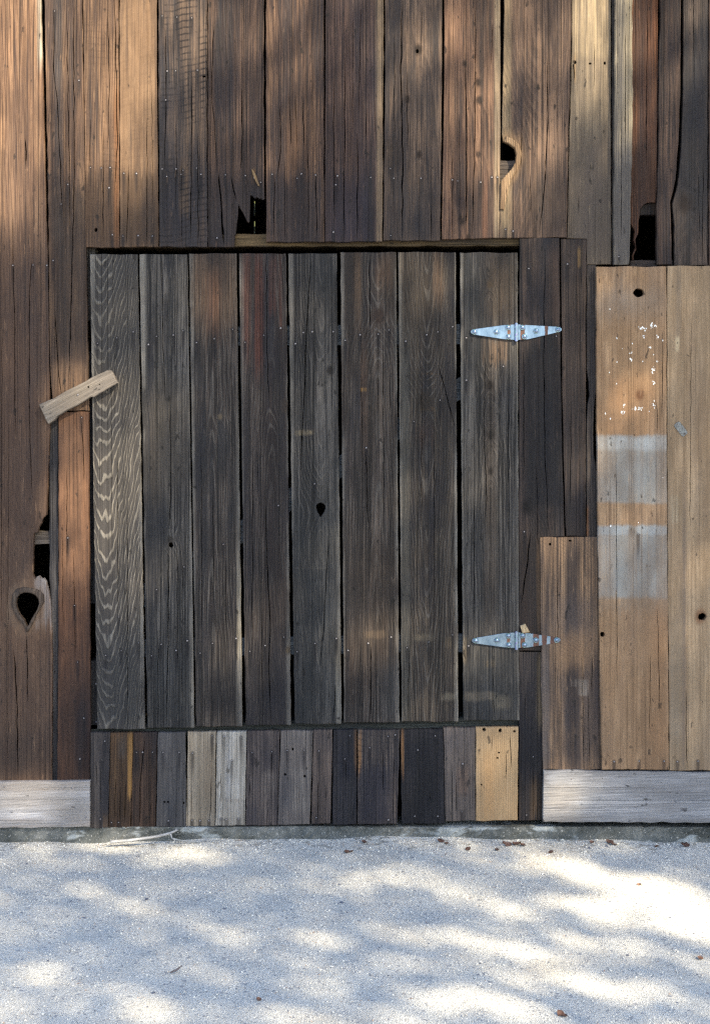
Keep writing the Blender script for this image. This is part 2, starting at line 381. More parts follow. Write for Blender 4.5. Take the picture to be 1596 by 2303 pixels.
# boards above the door
C_ = board('plank', [(187, TOP), (188, 60), (191, 300), (194, 556)], [(266, TOP), (267, 100), (268, 350), (268.5, 557)],
      dict(col=(c(74, 58, 48), c(136, 108, 86), c(168, 138, 110)), ring=(290, 4, .02, 110, .3, c(92, 66, 50)), patch=(c(98, 80, 72), .6), saw=(.022, .25, .1),
           stains_and_light=[(180, 392, 275, 560, 20, 26, c(66, 54, 46), .75), (257, 200, 268, 560, 4, 60, c(160, 110, 70), .6)]),
      wall, -.001, cracks=[([(242, 20), (246, 180), (243, 330)], 1.8), ([(258, 0), (262, 200), (264, 330), (258, 430)], 2.4)],
      holes=[ellipse(216, 517, 3.6, 4.5, 5)], nails=[(203.5, 377), (228, 378), (248, 377), (245.5, 422.5), (253, 528)])
board('plank', [(269.5, TOP), (269.5, 200), (270, 555)], [(353, TOP), (353, 180), (355, 350), (357.5, 555)],
      dict(col=(c(96, 76, 60), c(146, 118, 92), c(168, 140, 112)), con=.2, ring=(310, 60, .02, 40, .15, None), bump=.35, saw=(.03, .14, -.2),
           stains_and_light=[(262, 385, 360, 560, 20, 22, c(72, 58, 48), .85), (262, 470, 360, 560, 20, 30, c(54, 46, 42), .5), (320, 440, 360, 560, 14, 40, BLUEBLK, .35)]),
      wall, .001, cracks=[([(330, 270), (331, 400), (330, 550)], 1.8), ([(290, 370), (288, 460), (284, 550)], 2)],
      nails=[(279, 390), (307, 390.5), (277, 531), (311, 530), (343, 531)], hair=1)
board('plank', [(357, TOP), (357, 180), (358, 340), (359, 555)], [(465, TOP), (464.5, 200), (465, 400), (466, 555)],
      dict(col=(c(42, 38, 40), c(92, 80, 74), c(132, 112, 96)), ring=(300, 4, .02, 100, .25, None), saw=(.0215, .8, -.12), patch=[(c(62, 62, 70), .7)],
           stains_and_light=[(396, 100, 412, 380, 7, 50, c(40, 40, 48), .6), (355, 390, 470, 560, 30, 30, c(44, 44, 52), .75), (365, 300, 378, 420, 5, 30, BLUEBLK, .6), (405, 360, 425, 480, 6, 20, c(130, 106, 80), .5)]),
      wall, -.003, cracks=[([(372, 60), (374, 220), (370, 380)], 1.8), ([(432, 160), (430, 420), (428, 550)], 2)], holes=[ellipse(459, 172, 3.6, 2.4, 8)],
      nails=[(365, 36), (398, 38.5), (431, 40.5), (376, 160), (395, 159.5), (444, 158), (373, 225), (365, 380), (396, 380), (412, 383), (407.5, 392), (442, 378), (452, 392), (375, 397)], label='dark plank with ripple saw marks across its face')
board('plank', [(467, TOP), (467, 200), (467, 400), (467, 555)],
      [(594, TOP), (593, 120), (593.5, 300), (594, 380), (595, 448), (590, 450), (588, 446), (582, 447), (579, 443), (572, 446), (568, 440), (563, 439), (562, 470), (560.5, 500), (556, 499), (548, 482), (540, 468), (536, 459),
       (535, 480), (531, 510), (530.5, 525), (528, 530), (527, 555)],
      dict(col=BROWN, ring=(555, 24, -.07, 70, .3, None), patch=[(c(50, 48, 54), .75)], 
           stains_and_light=[(465, 395, 600, 560, 30, 30, c(50, 49, 54), .8), (566, 380, 575, 415, 2.5, 8, c(176, 138, 92), .9)]),
      wall, 0, cracks=[([(491, 392), (496, 440), (503, 550)], 4.5), ([(519, 395), (524, 425), (533, 452)], 2.2), ([(556, 405), (560, 432)], 2.5), ([(543, 200), (545, 300), (540, 390)], 2), ([(482, 20), (476, 200), (489, 385)], 1.6)],
      nails=[(507, 393), (552, 395), (571, 400), (586, 410), (488, 535)], label='plank with splintered, broken-off lower right corner')
board('splinter', [(565, 381), (570, 397), (579, 417)], [(568, 380), (577, 397), (584, 419)], dict(k=.5, col=(c(120, 100, 74), c(172, 146, 110), c(192, 168, 132))), wall, -.006, .008, hair=0, amp=.2, label='pale fresh splinter standing up at the broken plank corner')
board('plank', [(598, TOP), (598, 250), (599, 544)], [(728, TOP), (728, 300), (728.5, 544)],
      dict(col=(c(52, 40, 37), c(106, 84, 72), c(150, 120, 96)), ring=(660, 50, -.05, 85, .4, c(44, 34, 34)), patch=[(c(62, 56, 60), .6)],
           stains_and_light=[(640, 250, 700, 420, 25, 60, c(120, 90, 66), .5), (600, 400, 728, 560, 30, 30, c(46, 46, 52), .75), (664, 350, 686, 560, 8, 40, BLUEBLK, .6)]),
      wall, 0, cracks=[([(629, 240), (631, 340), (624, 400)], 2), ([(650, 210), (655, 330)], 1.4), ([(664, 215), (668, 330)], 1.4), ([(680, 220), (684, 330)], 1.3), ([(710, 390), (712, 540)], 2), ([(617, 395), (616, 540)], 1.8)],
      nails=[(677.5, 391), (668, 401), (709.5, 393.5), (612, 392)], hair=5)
board('plank', [(732, TOP), (731, 250), (730, 544)], [(862, TOP), (862, 120), (860.5, 250), (861, 400), (859, 543)],
      dict(col=(c(46, 36, 36), c(90, 72, 68), c(122, 100, 88)), ring=(600, 4, .02, 80, .3, c(46, 36, 36)), patch=[(c(60, 54, 62), .5)],
           stains_and_light=[(846, -60, 866, 560, 5, 60, c(160, 142, 118), .75), (736, 400, 838, 560, 20, 40, c(48, 48, 62), .8), (828, 370, 842, 560, 4, 40, BLUEBLK, .8)]),
      wall, -.001, cracks=[([(750, 180), (752, 500)], 1.6), ([(776, 120), (773, 540)], 1.8), ([(804, 300), (803, 540)], 2), ([(812, 5), (806, 260)], 1.4)],
      nails=[(758.5, 395.5), (755, 415.5), (833, 399), (749.5, 522)], hair=5, label='dark plank with pale sapwood band on its right edge')
board('plank', [(866, TOP), (866, 120), (864, 340), (862, 541)], [(994, TOP), (993, 200), (991, 400), (989, 541)],
      dict(col=(c(50, 42, 40), c(108, 92, 82), c(158, 134, 114)), ring=(940, 12, .1, 60, .3, None), patch=[(c(52, 50, 54), .75)],
           knots=[(940, 112, 9, c(38, 30, 26)), (914, 223, 7, c(44, 36, 30)), (942, 347, 6, c(50, 38, 30))],
           stains_and_light=[(864, 320, 900, 380, 10, 14, c(60, 50, 42), .7), (866, 400, 990, 560, 22, 40, c(44, 44, 50), .8)]),
      wall, .001, cracks=[([(904, 4), (901, 160), (905, 350), (904, 536)], 2.6), ([(968, 470), (970, 538)], 2)], holes=[ellipse(938, 115, 3, 5, 3)],
      nails=[(877.5, 379), (885, 401), (946, 401), (878, 530)], label='plank with open knots near its top')
board('plank', [(999, TOP), (998, 200), (995, 400), (993, 538)], [(1125, TOP), (1124.5, 300), (1122, 535)],
      dict(col=(c(60, 47, 42), c(132, 102, 84), c(172, 138, 112)), ring=(1030, 14, .08, 60, .25, None), patch=[(c(62, 56, 54), .6)],
           knots=[(1045, 143, 6, c(52, 40, 32)), (1076, 185, 7, c(36, 28, 26)), (1078, 225, 7, c(36, 28, 26)), (1076, 347, 5, c(40, 30, 28)), (1038, 495, 8, c(44, 36, 32)), (1053, 533, 5, c(60, 46, 36))],
           stains_and_light=[(1110, -60, 1126, 540, 4, 50, c(170, 156, 132), .7), (1064, 400, 1108, 540, 12, 30, c(66, 60, 62), .6), (1084, 400, 1096, 540, 4, 30, c(150, 108, 84), .6)]),
      wall, -.002, cracks=[([(1069, 4), (1067, 300), (1062, 530)], 2.0), ([(1045, 150), (1049, 300), (1048, 530)], 2.4)],
      nails=[(1016.5, 404.5), (1028.5, 407), (1080, 410), (1105, 399), (1118, 399)])
board('plank', [(1134, TOP), (1133, 60), (1130, 200), (1128, 300), (1131, 318), (1144, 323), (1156, 333), (1160, 346), (1158, 364), (1150, 379), (1139, 391), (1129, 402), (1124, 410), (1122, 535)],
      [(1285, TOP), (1284, 60), (1281, 190), (1277, 317), (1275, 450), (1273, 534)],
      dict(col=(c(56, 46, 43), c(112, 92, 80), c(152, 126, 106)), ring=(1210, 40, -.04, 80, .35, None), patch=[(c(58, 54, 60), .65)], knots=[(1134, 352, 38, c(168, 138, 104))],
           stains_and_light=[(1124, -60, 1148, 540, 8, 40, c(168, 150, 120), .75), (1180, 390, 1280, 540, 25, 50, c(50, 46, 48), .75)]),
      wall, 0, cracks=[([(1229, 130), (1231, 260), (1227, 380), (1212, 528)], 2.3)],
      nails=[(1153, 520), (1136, 516)], label='plank with half-round knot notch in its pale waney left edge')
board('rail', [(1118, 361), (1118, 408)], [(1166, 361), (1166, 408)], dict(k=.42, col=(c(84, 76, 72), c(120, 110, 104), c(140, 130, 124))), wall, .03, .06, horiz=True, hair=0, label='grey rail showing through the knot notch')
board('plank', [(1286.5, TOP), (1284, 160), (1279, 317), (1275, 532), (1275, 536), (1319, 537), (1319, 595)], [(1373, TOP), (1373, 300), (1374, 595)],
      dict(k=.66, col=(c(84, 76, 66), c(138, 124, 106), c(168, 152, 128)), con=.18, ring=(1330, 70, .03, 36, .15, None), patch=[(c(96, 86, 76), .6)], bump=.35,
           stains_and_light=[(1286, -60, 1375, 130, 30, 10, c(186, 168, 136), .6), (1286, 122, 1294, 185, 3, 8, c(190, 150, 96), .8), (1270, 300, 1380, 600, 30, 60, c(86, 78, 74), .8), (1318, 320, 1380, 600, 20, 50, c(64, 62, 66), .45)]),  # first pale box paints the sun patch on the plank's top
      wall, .004, cracks=[([(1290, 135), (1290, 180)], 2), ([(1301, 440), (1300, 480)], 1.6)], holes=[ellipse(1291, 140, 4.5, 4, 2), ellipse(1326, 143, 3, 2.4, 3), ellipse(1359, 142, 2.4, 4, 4)], hair=1,
      label='greyish tan plank with three nail holes in a row')
board('batten', [(1383, TOP), (1382, 200), (1380, 400), (1379, 595)], [(1420, TOP), (1421, 120), (1422, 260), (1419, 400), (1417, 490), (1414, 595)],
      dict(k=.62, col=(c(86, 82, 78), c(142, 136, 124), c(182, 172, 150)), ring=(1402, 4, .015, 150, .35, c(80, 78, 78)), patch=(c(104, 100, 96), .7),
           stains_and_light=[(1376, 330, 1425, 600, 14, 70, c(86, 84, 88), .8), (1404, -60, 1424, 300, 6, 60, c(205, 190, 155), .55)]),  # pale box paints sunlight along the batten's right edge
      wall, -.02, .022, nails=[(1390, 577)], hair=2, amp=.6, label='raised pale grey batten over a plank joint')
board('plank', [(1374.5, TOP), (1376, 595)], [(1382, TOP), (1382, 595)], dict(col=(c(40, 38, 40), c(60, 57, 58), c(80, 76, 74))), wall, .012, .02, hair=0, label='narrow dark strip put in as the shadow left of the batten')  # dark strip stands in for the batten's cast shadow
board('plank', [(1384, TOP), (1384, 500), (1419, 506), (1426, 520), (1423, 540), (1428, 555), (1420, 575), (1421, 584)],
      [(1479, TOP), (1478, 150), (1476, 400), (1475, 448), (1474, 456), (1466, 455), (1455, 456), (1446, 461), (1439, 470), (1437, 484), (1434, 500), (1434, 525), (1428, 540), (1430, 560), (1423, 575), (1424, 584)],
      dict(col=(c(60, 38, 30), c(116, 78, 58), c(150, 104, 76)), ring=(1350, 6, .02, 110, .3, None), patch=[(c(76, 56, 46), .7)],
           stains_and_light=[(1415, 90, 1480, 460, 20, 40, c(82, 58, 46), .6), (1415, 330, 1480, 590, 20, 40, c(56, 46, 42), .7)]),
      wall, .003, cracks=[([(1455, 4), (1453, 200), (1452, 380)], 1.8)], hair=2, label='reddish plank with tall dark hole below an arched knot')
board('knot_stub', [(1434, 462), (1437, 484)], [(1478, 455), (1478, 482)], dict(col=(c(32, 26, 24), c(54, 44, 38), c(72, 58, 48))), wall, .024, .04, hair=0)
board('plank', [(1485, TOP), (1484, 60), (1481, 120), (1480, 320), (1476, 455), (1475, 595)], [(1530, TOP), (1529, 200), (1525, 317), (1523, 335), (1518, 405), (1506, 454), (1507.5, 493), (1510, 595)],
      dict(col=BROWN, ring=(1440, 5, .04, 90, .3, None), patch=[(c(60, 58, 58), .7)]), wall, .001, hair=2)
board('plank', [(1536, TOP), (1535, 200), (1531, 330), (1526, 390), (1521.6, 422), (1511, 458), (1514.6, 510), (1516, 597)], [(1591, TOP), (1590, 300), (1590, 597)],
      dict(col=(c(48, 42, 40), c(86, 76, 72), c(118, 104, 94)), ring=(1552, 30, .07, 70, .35, None), patch=[(c(58, 58, 62), .8)], knots=[(1539, 458, 17, c(52, 42, 38))]),
      wall, -.002, hair=3, label='plank with round dark knot and wavy left edge')
# boards right of the door
board('plank', [(1168, 536), (1167, 800), (1166, 1200), (1166, 1464)], [(1257, 535), (1258.5, 700), (1261, 900), (1264, 1050), (1268, 1180), (1269, 1207), (1215, 1208), (1215, 1464)],
      dict(col=(c(32, 29, 31), c(62, 54, 54), c(98, 84, 76)), ring=(1130, 6, .03, 110, .3, None), patch=[(c(42, 42, 50), .9)], knots=[(1186, 1140, 14, c(26, 22, 22))],
           stains_and_light=[(1178, 770, 1262, 1140, 14, 20, c(34, 35, 40), .85), (1228, 560, 1258, 730, 8, 20, c(100, 80, 70), .5), (1165, 1200, 1220, 1470, 10, 40, c(58, 48, 42), .7), (1205, 1230, 1217, 1420, 4, 30, c(130, 104, 76), .6)]),
      wall, .002, cracks=[([(1225, 555), (1222, 760), (1224, 1000), (1232, 1190)], 2), ([(1177, 780), (1177, 1080)], 1.6), ([(1192, 1196), (1186, 1260), (1171, 1360)], 2.6)],
      nails=[(1188, 604), (1178, 1196), (1250, 756)], label='blackened plank behind the right leaves of the hinges')
board('plank', [(1260, 537), (1262, 700), (1264, 900), (1267, 1050), (1271, 1180), (1272, 1206)], [(1318, 538), (1317, 800), (1316, 1206)],
      dict(col=(c(40, 34, 34), c(76, 66, 62), c(110, 94, 84)), ring=(1360, 6, .02, 100, .25, None), patch=[(c(54, 50, 52), .7)], stains_and_light=[(1300, 558, 1308, 600, 2, 8, c(170, 138, 90), .85)]),
      wall, .003, cracks=[([(1304, 600), (1306, 640)], 2)], nails=[(1275, 594)], hair=4)
board('plank', [(1319.5, 596), (1319, 830), (1324, 860), (1325, 890), (1320, 912), (1318, 990), (1319, 1208)], [(1339, 596), (1339, 880), (1334, 930), (1333, 985), (1337, 1040), (1342, 1075), (1344, 1208)],
      dict(col=(c(48, 44, 44), c(88, 80, 76), c(118, 108, 100)), ring=(1300, 4, .02, 120, .3, None), stains_and_light=[(1316, 1140, 1323, 1210, 2, 10, c(168, 116, 74), .9)]), wall, .005, hair=1, label='narrow warped strip with dark gaps on both sides')
board('plank', [(1214, 1209), (1215, 1350), (1217, 1560), (1220.5, 1731)], [(1345, 1207), (1346, 1400), (1348, 1560), (1351, 1730)],
      dict(k=.93, col=(c(62, 52, 46), c(124, 102, 82), c(158, 132, 106)), con=.14, ring=(1180, 6, .02, 80, .2, None), patch=[(c(64, 60, 62), .7)], saw=(.013, .25, .55),
           stains_and_light=[(1272, 1215, 1302, 1731, 7, 40, c(34, 34, 40), .95), (1225, 1340, 1345, 1440, 40, 30, c(86, 80, 80), .4), (1225, 1420, 1345, 1500, 40, 20, c(146, 118, 90), .5), (1226, 1290, 1236, 1500, 5, 50, c(50, 48, 52), .6), (1318, 1280, 1330, 1300, 4, 6, c(46, 48, 56), .6), (1334, 1480, 1352, 1731, 6, 50, c(52, 50, 56), .7),
                   (1216, 1420, 1234, 1731, 5, 40, c(110, 106, 104), .5), (1298, 1528, 1322, 1564, 3, 3, c(150, 142, 132), .75), (1284, 1528, 1304, 1544, 2, 2, c(122, 116, 110), .6), (1262, 1540, 1280, 1731, 6, 40, c(70, 64, 64), .4)]),
      wall, -.0015, .022, holes=[ellipse(1236, 1224, 2.5, 3.5, 3), ellipse(1281, 1216.5, 3.5, 2, 4)], hair=4, label='brown patch board with dark vertical staining right of the lower hinge')
board('plank', [(1340.5, 599.5), (1341, 900), (1344, 1200), (1348, 1500), (1352, 1731)], [(1497.5, 599), (1498, 1000), (1500, 1300), (1503, 1731)],
      dict(k=.93, col=TAN, con=.2, ring=(1400, 90, .02, 30, .12, None), bump=.3, patch=[(c(126, 108, 92), .6), (c(104, 82, 62), .45)], knots=[(1438, 888, 9, c(96, 62, 40)), (1420, 1196, 8, c(104, 98, 92))],
           stains_and_light=[(1340, 650, 1500, 720, 60, 30, c(128, 118, 108), .75), (1362, 840, 1470, 990, 26, 30, c(156, 120, 86), .65), (1372, 700, 1480, 860, 30, 40, c(148, 120, 90), .5),
                   (1340, 979, 1500, 1132, 60, 5, c(136, 142, 142), .86, 1), (1340, 982, 1500, 1012, 60, 8, c(168, 173, 173), .8, 1), (1340, 1182, 1500, 1345, 60, 7, c(134, 142, 144), .86, 1), (1340, 1183, 1500, 1203, 60, 4, c(152, 160, 164), .7, 1),
                   (1344, 1345, 1500, 1372, 60, 14, c(128, 118, 106), .6), (1340, 1370, 1510, 1731, 40, 40, c(142, 116, 90), .4), (1460, 1350, 1500, 1731, 16, 60, c(120, 88, 62), .4)]),
      wall, -.022, .022, holes=[ellipse(1435, 658.5, 12.5, 9, 6), ellipse(1353.5, 1427, 5, 6, 4)], cracks=[([(1478, 1370), (1482, 1600)], 1.4), ([(1475, 905), (1477, 975)], 1.5), ([(1432, 836), (1431, 852)], 1.8)], hair=3,
      nails=[(1380, 1713), (1436, 1712), (1492, 1712), (1434, 1203)], label='wide tan board with two grey painted patches and white paint flecks')
board('plank', [(1499, 598), (1499.5, 1000), (1501, 1300), (1504.5, 1733)], [(1640, 598), (1641, 1733)],
      dict(k=.88, col=(c(108, 92, 72), c(148, 128, 104), c(172, 152, 126)), con=.18, ring=(1590, 60, .03, 45, .16, None), bump=.3, patch=[(c(128, 112, 96), .6), (c(108, 86, 64), .4)], knots=[(1574, 1386, 12, c(110, 76, 52))],
           stains_and_light=[(1520, 600, 1530, 760, 3, 30, c(100, 92, 84), .6), (1518, 758, 1526, 790, 2.5, 6, c(206, 192, 160), .9), (1533, 1090, 1540, 1731, 3, 80, c(88, 82, 84), .6), (1505, 1115, 1530, 1175, 5, 8, c(160, 152, 132), .7),
                   (1504, 1400, 1534, 1700, 6, 60, c(126, 120, 108), .6)]),
      wall, -.021, .022, holes=[ellipse(1578, 1387, 9, 8, 9)], nails=[(1522, 1713), (1568, 1712)], hair=3, label='tan board with metal tag at the right border of the patched area')
AH = [(36, 1356), (38, 1345), (45, 1337), (56, 1333), (68, 1334), (79, 1338), (86, 1346), (88, 1358), (84, 1371), (76, 1384), (69, 1396), (65, 1406), (61, 1409), (57, 1402), (54, 1394), (47, 1386), (41, 1376), (37, 1366)]
AO = [(62 + (x - 62) * (1.38 + .1 * math.sin(i * 1.3)) + math.sin(i * 2.1) * 1.2, 1364 + (y - 1364) * 1.34 - 2 + math.cos(i * 1.7) * 1.2) for i, (x, y) in enumerate(AH)]
V, F, loc = loops_solid([resample(AO + AO[:1], 6, .3, 5)[:-1], AH], [.0062, .005], -.0075, .012)
link('knot_rim', V, F, wood('knot_rim_wood', dict(k=.56, col=(c(56, 48, 44), c(94, 83, 75), c(128, 114, 102)), knots=[(62, 1364, 30, c(104, 92, 82))], ring=(62, 20, .02, 130, .6, c(64, 56, 50)), seed=61), loc, 20, 104), loc, wall)['label'] = 'raised pale rim round the large knot hole'
board('knot_rim', [(1134, 319), (1144, 322.5), (1156.5, 332.5), (1160.5, 346), (1158.5, 364), (1150.5, 379.5), (1139.5, 392), (1129.5, 403), (1125, 412), (1124, 470)], [(1136, 306), (1151, 311), (1166, 324), (1172, 344), (1170, 366), (1161, 386), (1149, 403), (1143, 422), (1140, 440), (1133, 472)],
      dict(k=.72, col=(c(96, 78, 60), c(152, 126, 98), c(184, 160, 130)), ring=(1110, 6, .02, 150, .6, c(92, 74, 58))), wall, -.006, .012, hair=0, bev=.0035, label='pale curved rim of the notched knot')
# header, sills, frame pieces behind the boards
board('header_beam', [(186, 530), (186, 556)], [(1172, 520), (1172, 553)], dict(col=(c(60, 50, 36), c(108, 92, 66), c(134, 116, 86)), ring=(600, 8, .01, 60, .3, None), patch=(c(76, 66, 48), .6)), wall, .026, .12, horiz=True, hair=0, label='brown header beam above the door')
board('rail', [(1416, 585), (1416, 600)], [(1600, 584), (1600, 602)], dict(col=(c(54, 48, 48), c(84, 76, 74), c(104, 96, 92))), wall, .028, .08, horiz=True, hair=0)
board('door_jamb', [(192, 558), (194, 720)], [(214, 558), (214, 721)], dict(col=DGREY), wall, .04, .07, hair=0)
board('door_jamb', [(196, 790), (200, 1100), (203, 1358)], [(222, 790), (224, 1358)], dict(col=(c(26, 26, 30), c(50, 50, 55), c(78, 78, 82))), wall, .04, .07, hair=0)
board('door_jamb', [(203, 1486), (204, 1641)], [(228, 1486), (229, 1641)], dict(col=DGREY), wall, .03, .07, hair=0, nails=[(216, 1538), (217, 1624)])
board('sill_beam', [(200, 1630), (200, 1660)], [(1172, 1612), (1172, 1650)], dict(col=(c(40, 44, 42), c(74, 80, 78), c(96, 102, 98)), patch=(c(56, 62, 60), .7)), wall, .03, .1, horiz=True, hair=0, label='dark greenish sill beam below the door')
board('post', [(1166.5, 1466), (1166, 1700), (1166, 1846)], [(1217.5, 1466), (1219, 1700), (1219.5, 1845)],
      dict(col=(c(30, 29, 33), c(56, 52, 54), c(90, 82, 78)), patch=[(c(38, 38, 46), .8)], ring=(1130, 5, .02, 100, .3, None),
           stains_and_light=[(1206, 1480, 1219, 1640, 4, 30, c(150, 132, 104), .7), (1192, 1760, 1218, 1845, 6, 20, c(110, 90, 68), .6)]), wall, .004, nails=[(1198, 1702), (1183, 1833)], hair=3, label='dark narrow board between the door foot and the right baseboard')
# kick boards under the door
KB = [((204, 248), (204, 243), 1647, 1862, (c(44, 42, 46), c(82, 76, 74), c(112, 104, 98)), [(224, 1660, 248, 1865, 8, 40, c(40, 40, 48), .7), (232, 1830, 245, 1864, 4, 10, c(128, 100, 66), .7)], [], [(236, 1667), (230, 1709), (226, 1842)]),
      ((249, 299), (244, 294), 1648, 1862, (c(46, 34, 26), c(86, 66, 50), c(116, 92, 66)), [(288, 1648, 299, 1790, 3, 14, c(176, 136, 82), .9), (266, 1655, 282, 1700, 6, 16, c(92, 90, 88), .6), (244, 1836, 296, 1865, 20, 10, c(52, 46, 52), .6)], [([(283, 1760), (281, 1850)], 2)], [(251, 1850), (267, 1850)]),
      ((300, 354), (295, 350), 1647, 1861, (c(38, 29, 26), c(70, 54, 46), c(98, 78, 66)), [(300, 1690, 318, 1740, 6, 16, BLK, .6)], [([(326, 1660), (316, 1760), (314, 1850)], 2)], [(307, 1692), (321, 1692), (343, 1692)]),
      ((355, 417), (352, 418), 1647, 1860, (c(62, 62, 65), c(96, 95, 97), c(122, 120, 120)), [(372, 1780, 396, 1862, 9, 30, c(58, 62, 70), .6)], [], [(367, 1692), (403, 1692), (379, 1846)]),
      ((423, 486), (418.5, 484), 1645, 1859, (c(112, 104, 92), c(158, 147, 130), c(184, 174, 158)), [(456, 1670, 482, 1800, 9, 30, c(112, 96, 80), .5), (466, 1830, 484, 1860, 6, 8, c(180, 176, 168), .6)], [], [(477, 1655), (433, 1694), (432, 1845), (450, 1846), (470, 1846)]),
      ((488, 554.5), (485, 550.5), 1645, 1857, (c(126, 122, 114), c(178, 174, 166), c(204, 202, 196)), [(500, 1796, 552, 1804, 12, 3, c(110, 94, 80), .6), (508, 1660, 520, 1790, 4, 30, c(184, 188, 194), .6), (496, 1800, 552, 1858, 20, 10, c(146, 142, 138), .5)], [], [(504, 1656), (542, 1658), (521, 1711), (497, 1842), (509, 1843), (536, 1842)]),
      ((556, 629), (552, 623), 1643, 1857, (c(50, 46, 50), c(92, 84, 82), c(124, 114, 108)), [(586, 1650, 612, 1730, 10, 20, c(56, 54, 60), .7), (590, 1736, 622, 1780, 9, 8, c(140, 132, 124), .6), (552, 1810, 580, 1857, 9, 14, c(58, 58, 68), .6)], [([(562, 1760), (560, 1790)], 2.4)], [(567, 1693), (611, 1691)]),
      ((631, 704), (624, 697), 1643, 1855, (c(70, 68, 70), c(116, 110, 106), c(138, 132, 128)), [(632, 1745, 656, 1820, 8, 18, c(66, 66, 74), .6), (655, 1730, 700, 1830, 16, 6, c(134, 130, 126), .6), (628, 1820, 700, 1856, 30, 10, c(84, 78, 80), .6)], [([(659, 1660), (656, 1710)], 2.8), ([(655, 1720), (654, 1780)], 1.5)], [(646, 1688), (684, 1687)]),
      ((705, 747), (700, 743.5), 1641, 1853, (c(56, 50, 50), c(94, 84, 80), c(118, 106, 98)), [(712, 1640, 746, 1690, 9, 14, c(64, 62, 66), .6)], [], [(717, 1689), (711, 1839)]),
      ((749, 802), (747, 802), 1641, 1855, (c(32, 32, 38), c(56, 55, 62), c(82, 78, 80)), [(795, 1642, 803, 1730, 2, 20, c(150, 112, 76), .7), (760, 1690, 796, 1750, 10, 16, c(36, 38, 52), .7)], [], [(775, 1707), (786, 1655)]),
      ((805, 898.5), (803.5, 893), 1641, 1854, (c(38, 36, 42), c(78, 72, 72), c(116, 106, 98)), [(806, 1642, 812, 1735, 2.5, 20, c(160, 120, 80), .8), (806, 1725, 880, 1850, 20, 16, c(40, 42, 56), .8), (818, 1650, 890, 1705, 20, 10, c(108, 100, 94), .6)], [([(852, 1690), (851, 1708)], 2.8), ([(885, 1700), (884, 1840)], 1.5)], [(831, 1682), (872, 1656), (888, 1653), (873, 1844)]),
      ((900, 996), (903, 999.5), 1640, 1853, (c(24, 25, 31), c(42, 42, 50), c(66, 64, 68)), [(901, 1641, 909, 1740, 2.5, 30, c(168, 126, 84), .85)], [], [(939, 1687), (978, 1655), (932, 1836), (984, 1836)]),
      ((997, 1068), (1000.5, 1068.5), 1636, 1847, (c(64, 60, 60), c(104, 96, 92), c(128, 118, 112)), [(1004, 1640, 1060, 1690, 16, 12, c(84, 82, 88), .6), (1026, 1730, 1052, 1790, 9, 14, c(128, 104, 88), .6)], [], [(1038, 1826), (1040, 1718)]),
      ((1069.5, 1165), (1069.5, 1163), 1635, 1846, (c(146, 122, 92), c(180, 156, 122), c(200, 178, 146)), [(1070, 1640, 1166, 1664, 30, 9, c(150, 124, 94), .5), (1086, 1700, 1110, 1840, 8, 30, c(178, 138, 92), .5)], [([(1147, 1655), (1149, 1728)], 1.6)], [(1088, 1641), (1121, 1642), (1156, 1644)])]
KL = {3: None, 4: 'pale beige kick board', 5: 'whitish grey kick board', 11: 'nearly black kick board with orange left edge', 13: 'clean light pine kick board with fine straight grain'}
for i, (t, b, y0, y1, cl, st, cr, nl) in enumerate(KB):
    p = dict(k=(.62, .62, .58, .66, .66, .76, .7, .76, .7, .55, .66, .5, .72, .84)[i], col=cl, stains_and_light=st, con=.15, ring=(None, 5, .03, 90, .22, None), patch=(cl[0], .5))
    if i == 13: p = dict(k=.72, col=cl, stains_and_light=st, con=.25, ring=(1250, 3, .004, 150, .55, c(140, 104, 68)), bump=.3, jit=.001, rn=.01)
    if i in (10, 11): p['saw'] = (.02, .4, .12)
    hl = [ellipse(1088, 1641, 4, 4, 3), ellipse(1124, 1643, 3.5, 4.5, 5), ellipse(1121, 1693, 2.4, 2, 4), ellipse(1118, 1705, 2.8, 2, 8), ellipse(1082, 1765, 2.4, 2, 2), ellipse(1156, 1645, 2.8, 3, 3)] if i == 13 else \
         [ellipse(370, 1804, 2.2, 3, 3), ellipse(378, 1804, 2.2, 3, 4), ellipse(413, 1806, 2, 3, 4)] if i == 3 else [ellipse(641, 1742, 3, 3, 3), ellipse(685, 1746, 3, 3, 4), ellipse(658, 1685, 2.5, 3, 6)] if i == 7 else []
    if i == 7: cr = []
    board('kick_board', [(t[0], y0 + .8), (b[0], y1)], [(t[1], y0), (b[1], y1 - .8)], p, wall, -.004 + ((i * 37) % 5 - 2) * .0016, .022, cracks=cr, holes=hl, nails=[] if i == 13 else nl, hair=2, label=KL.get(i))
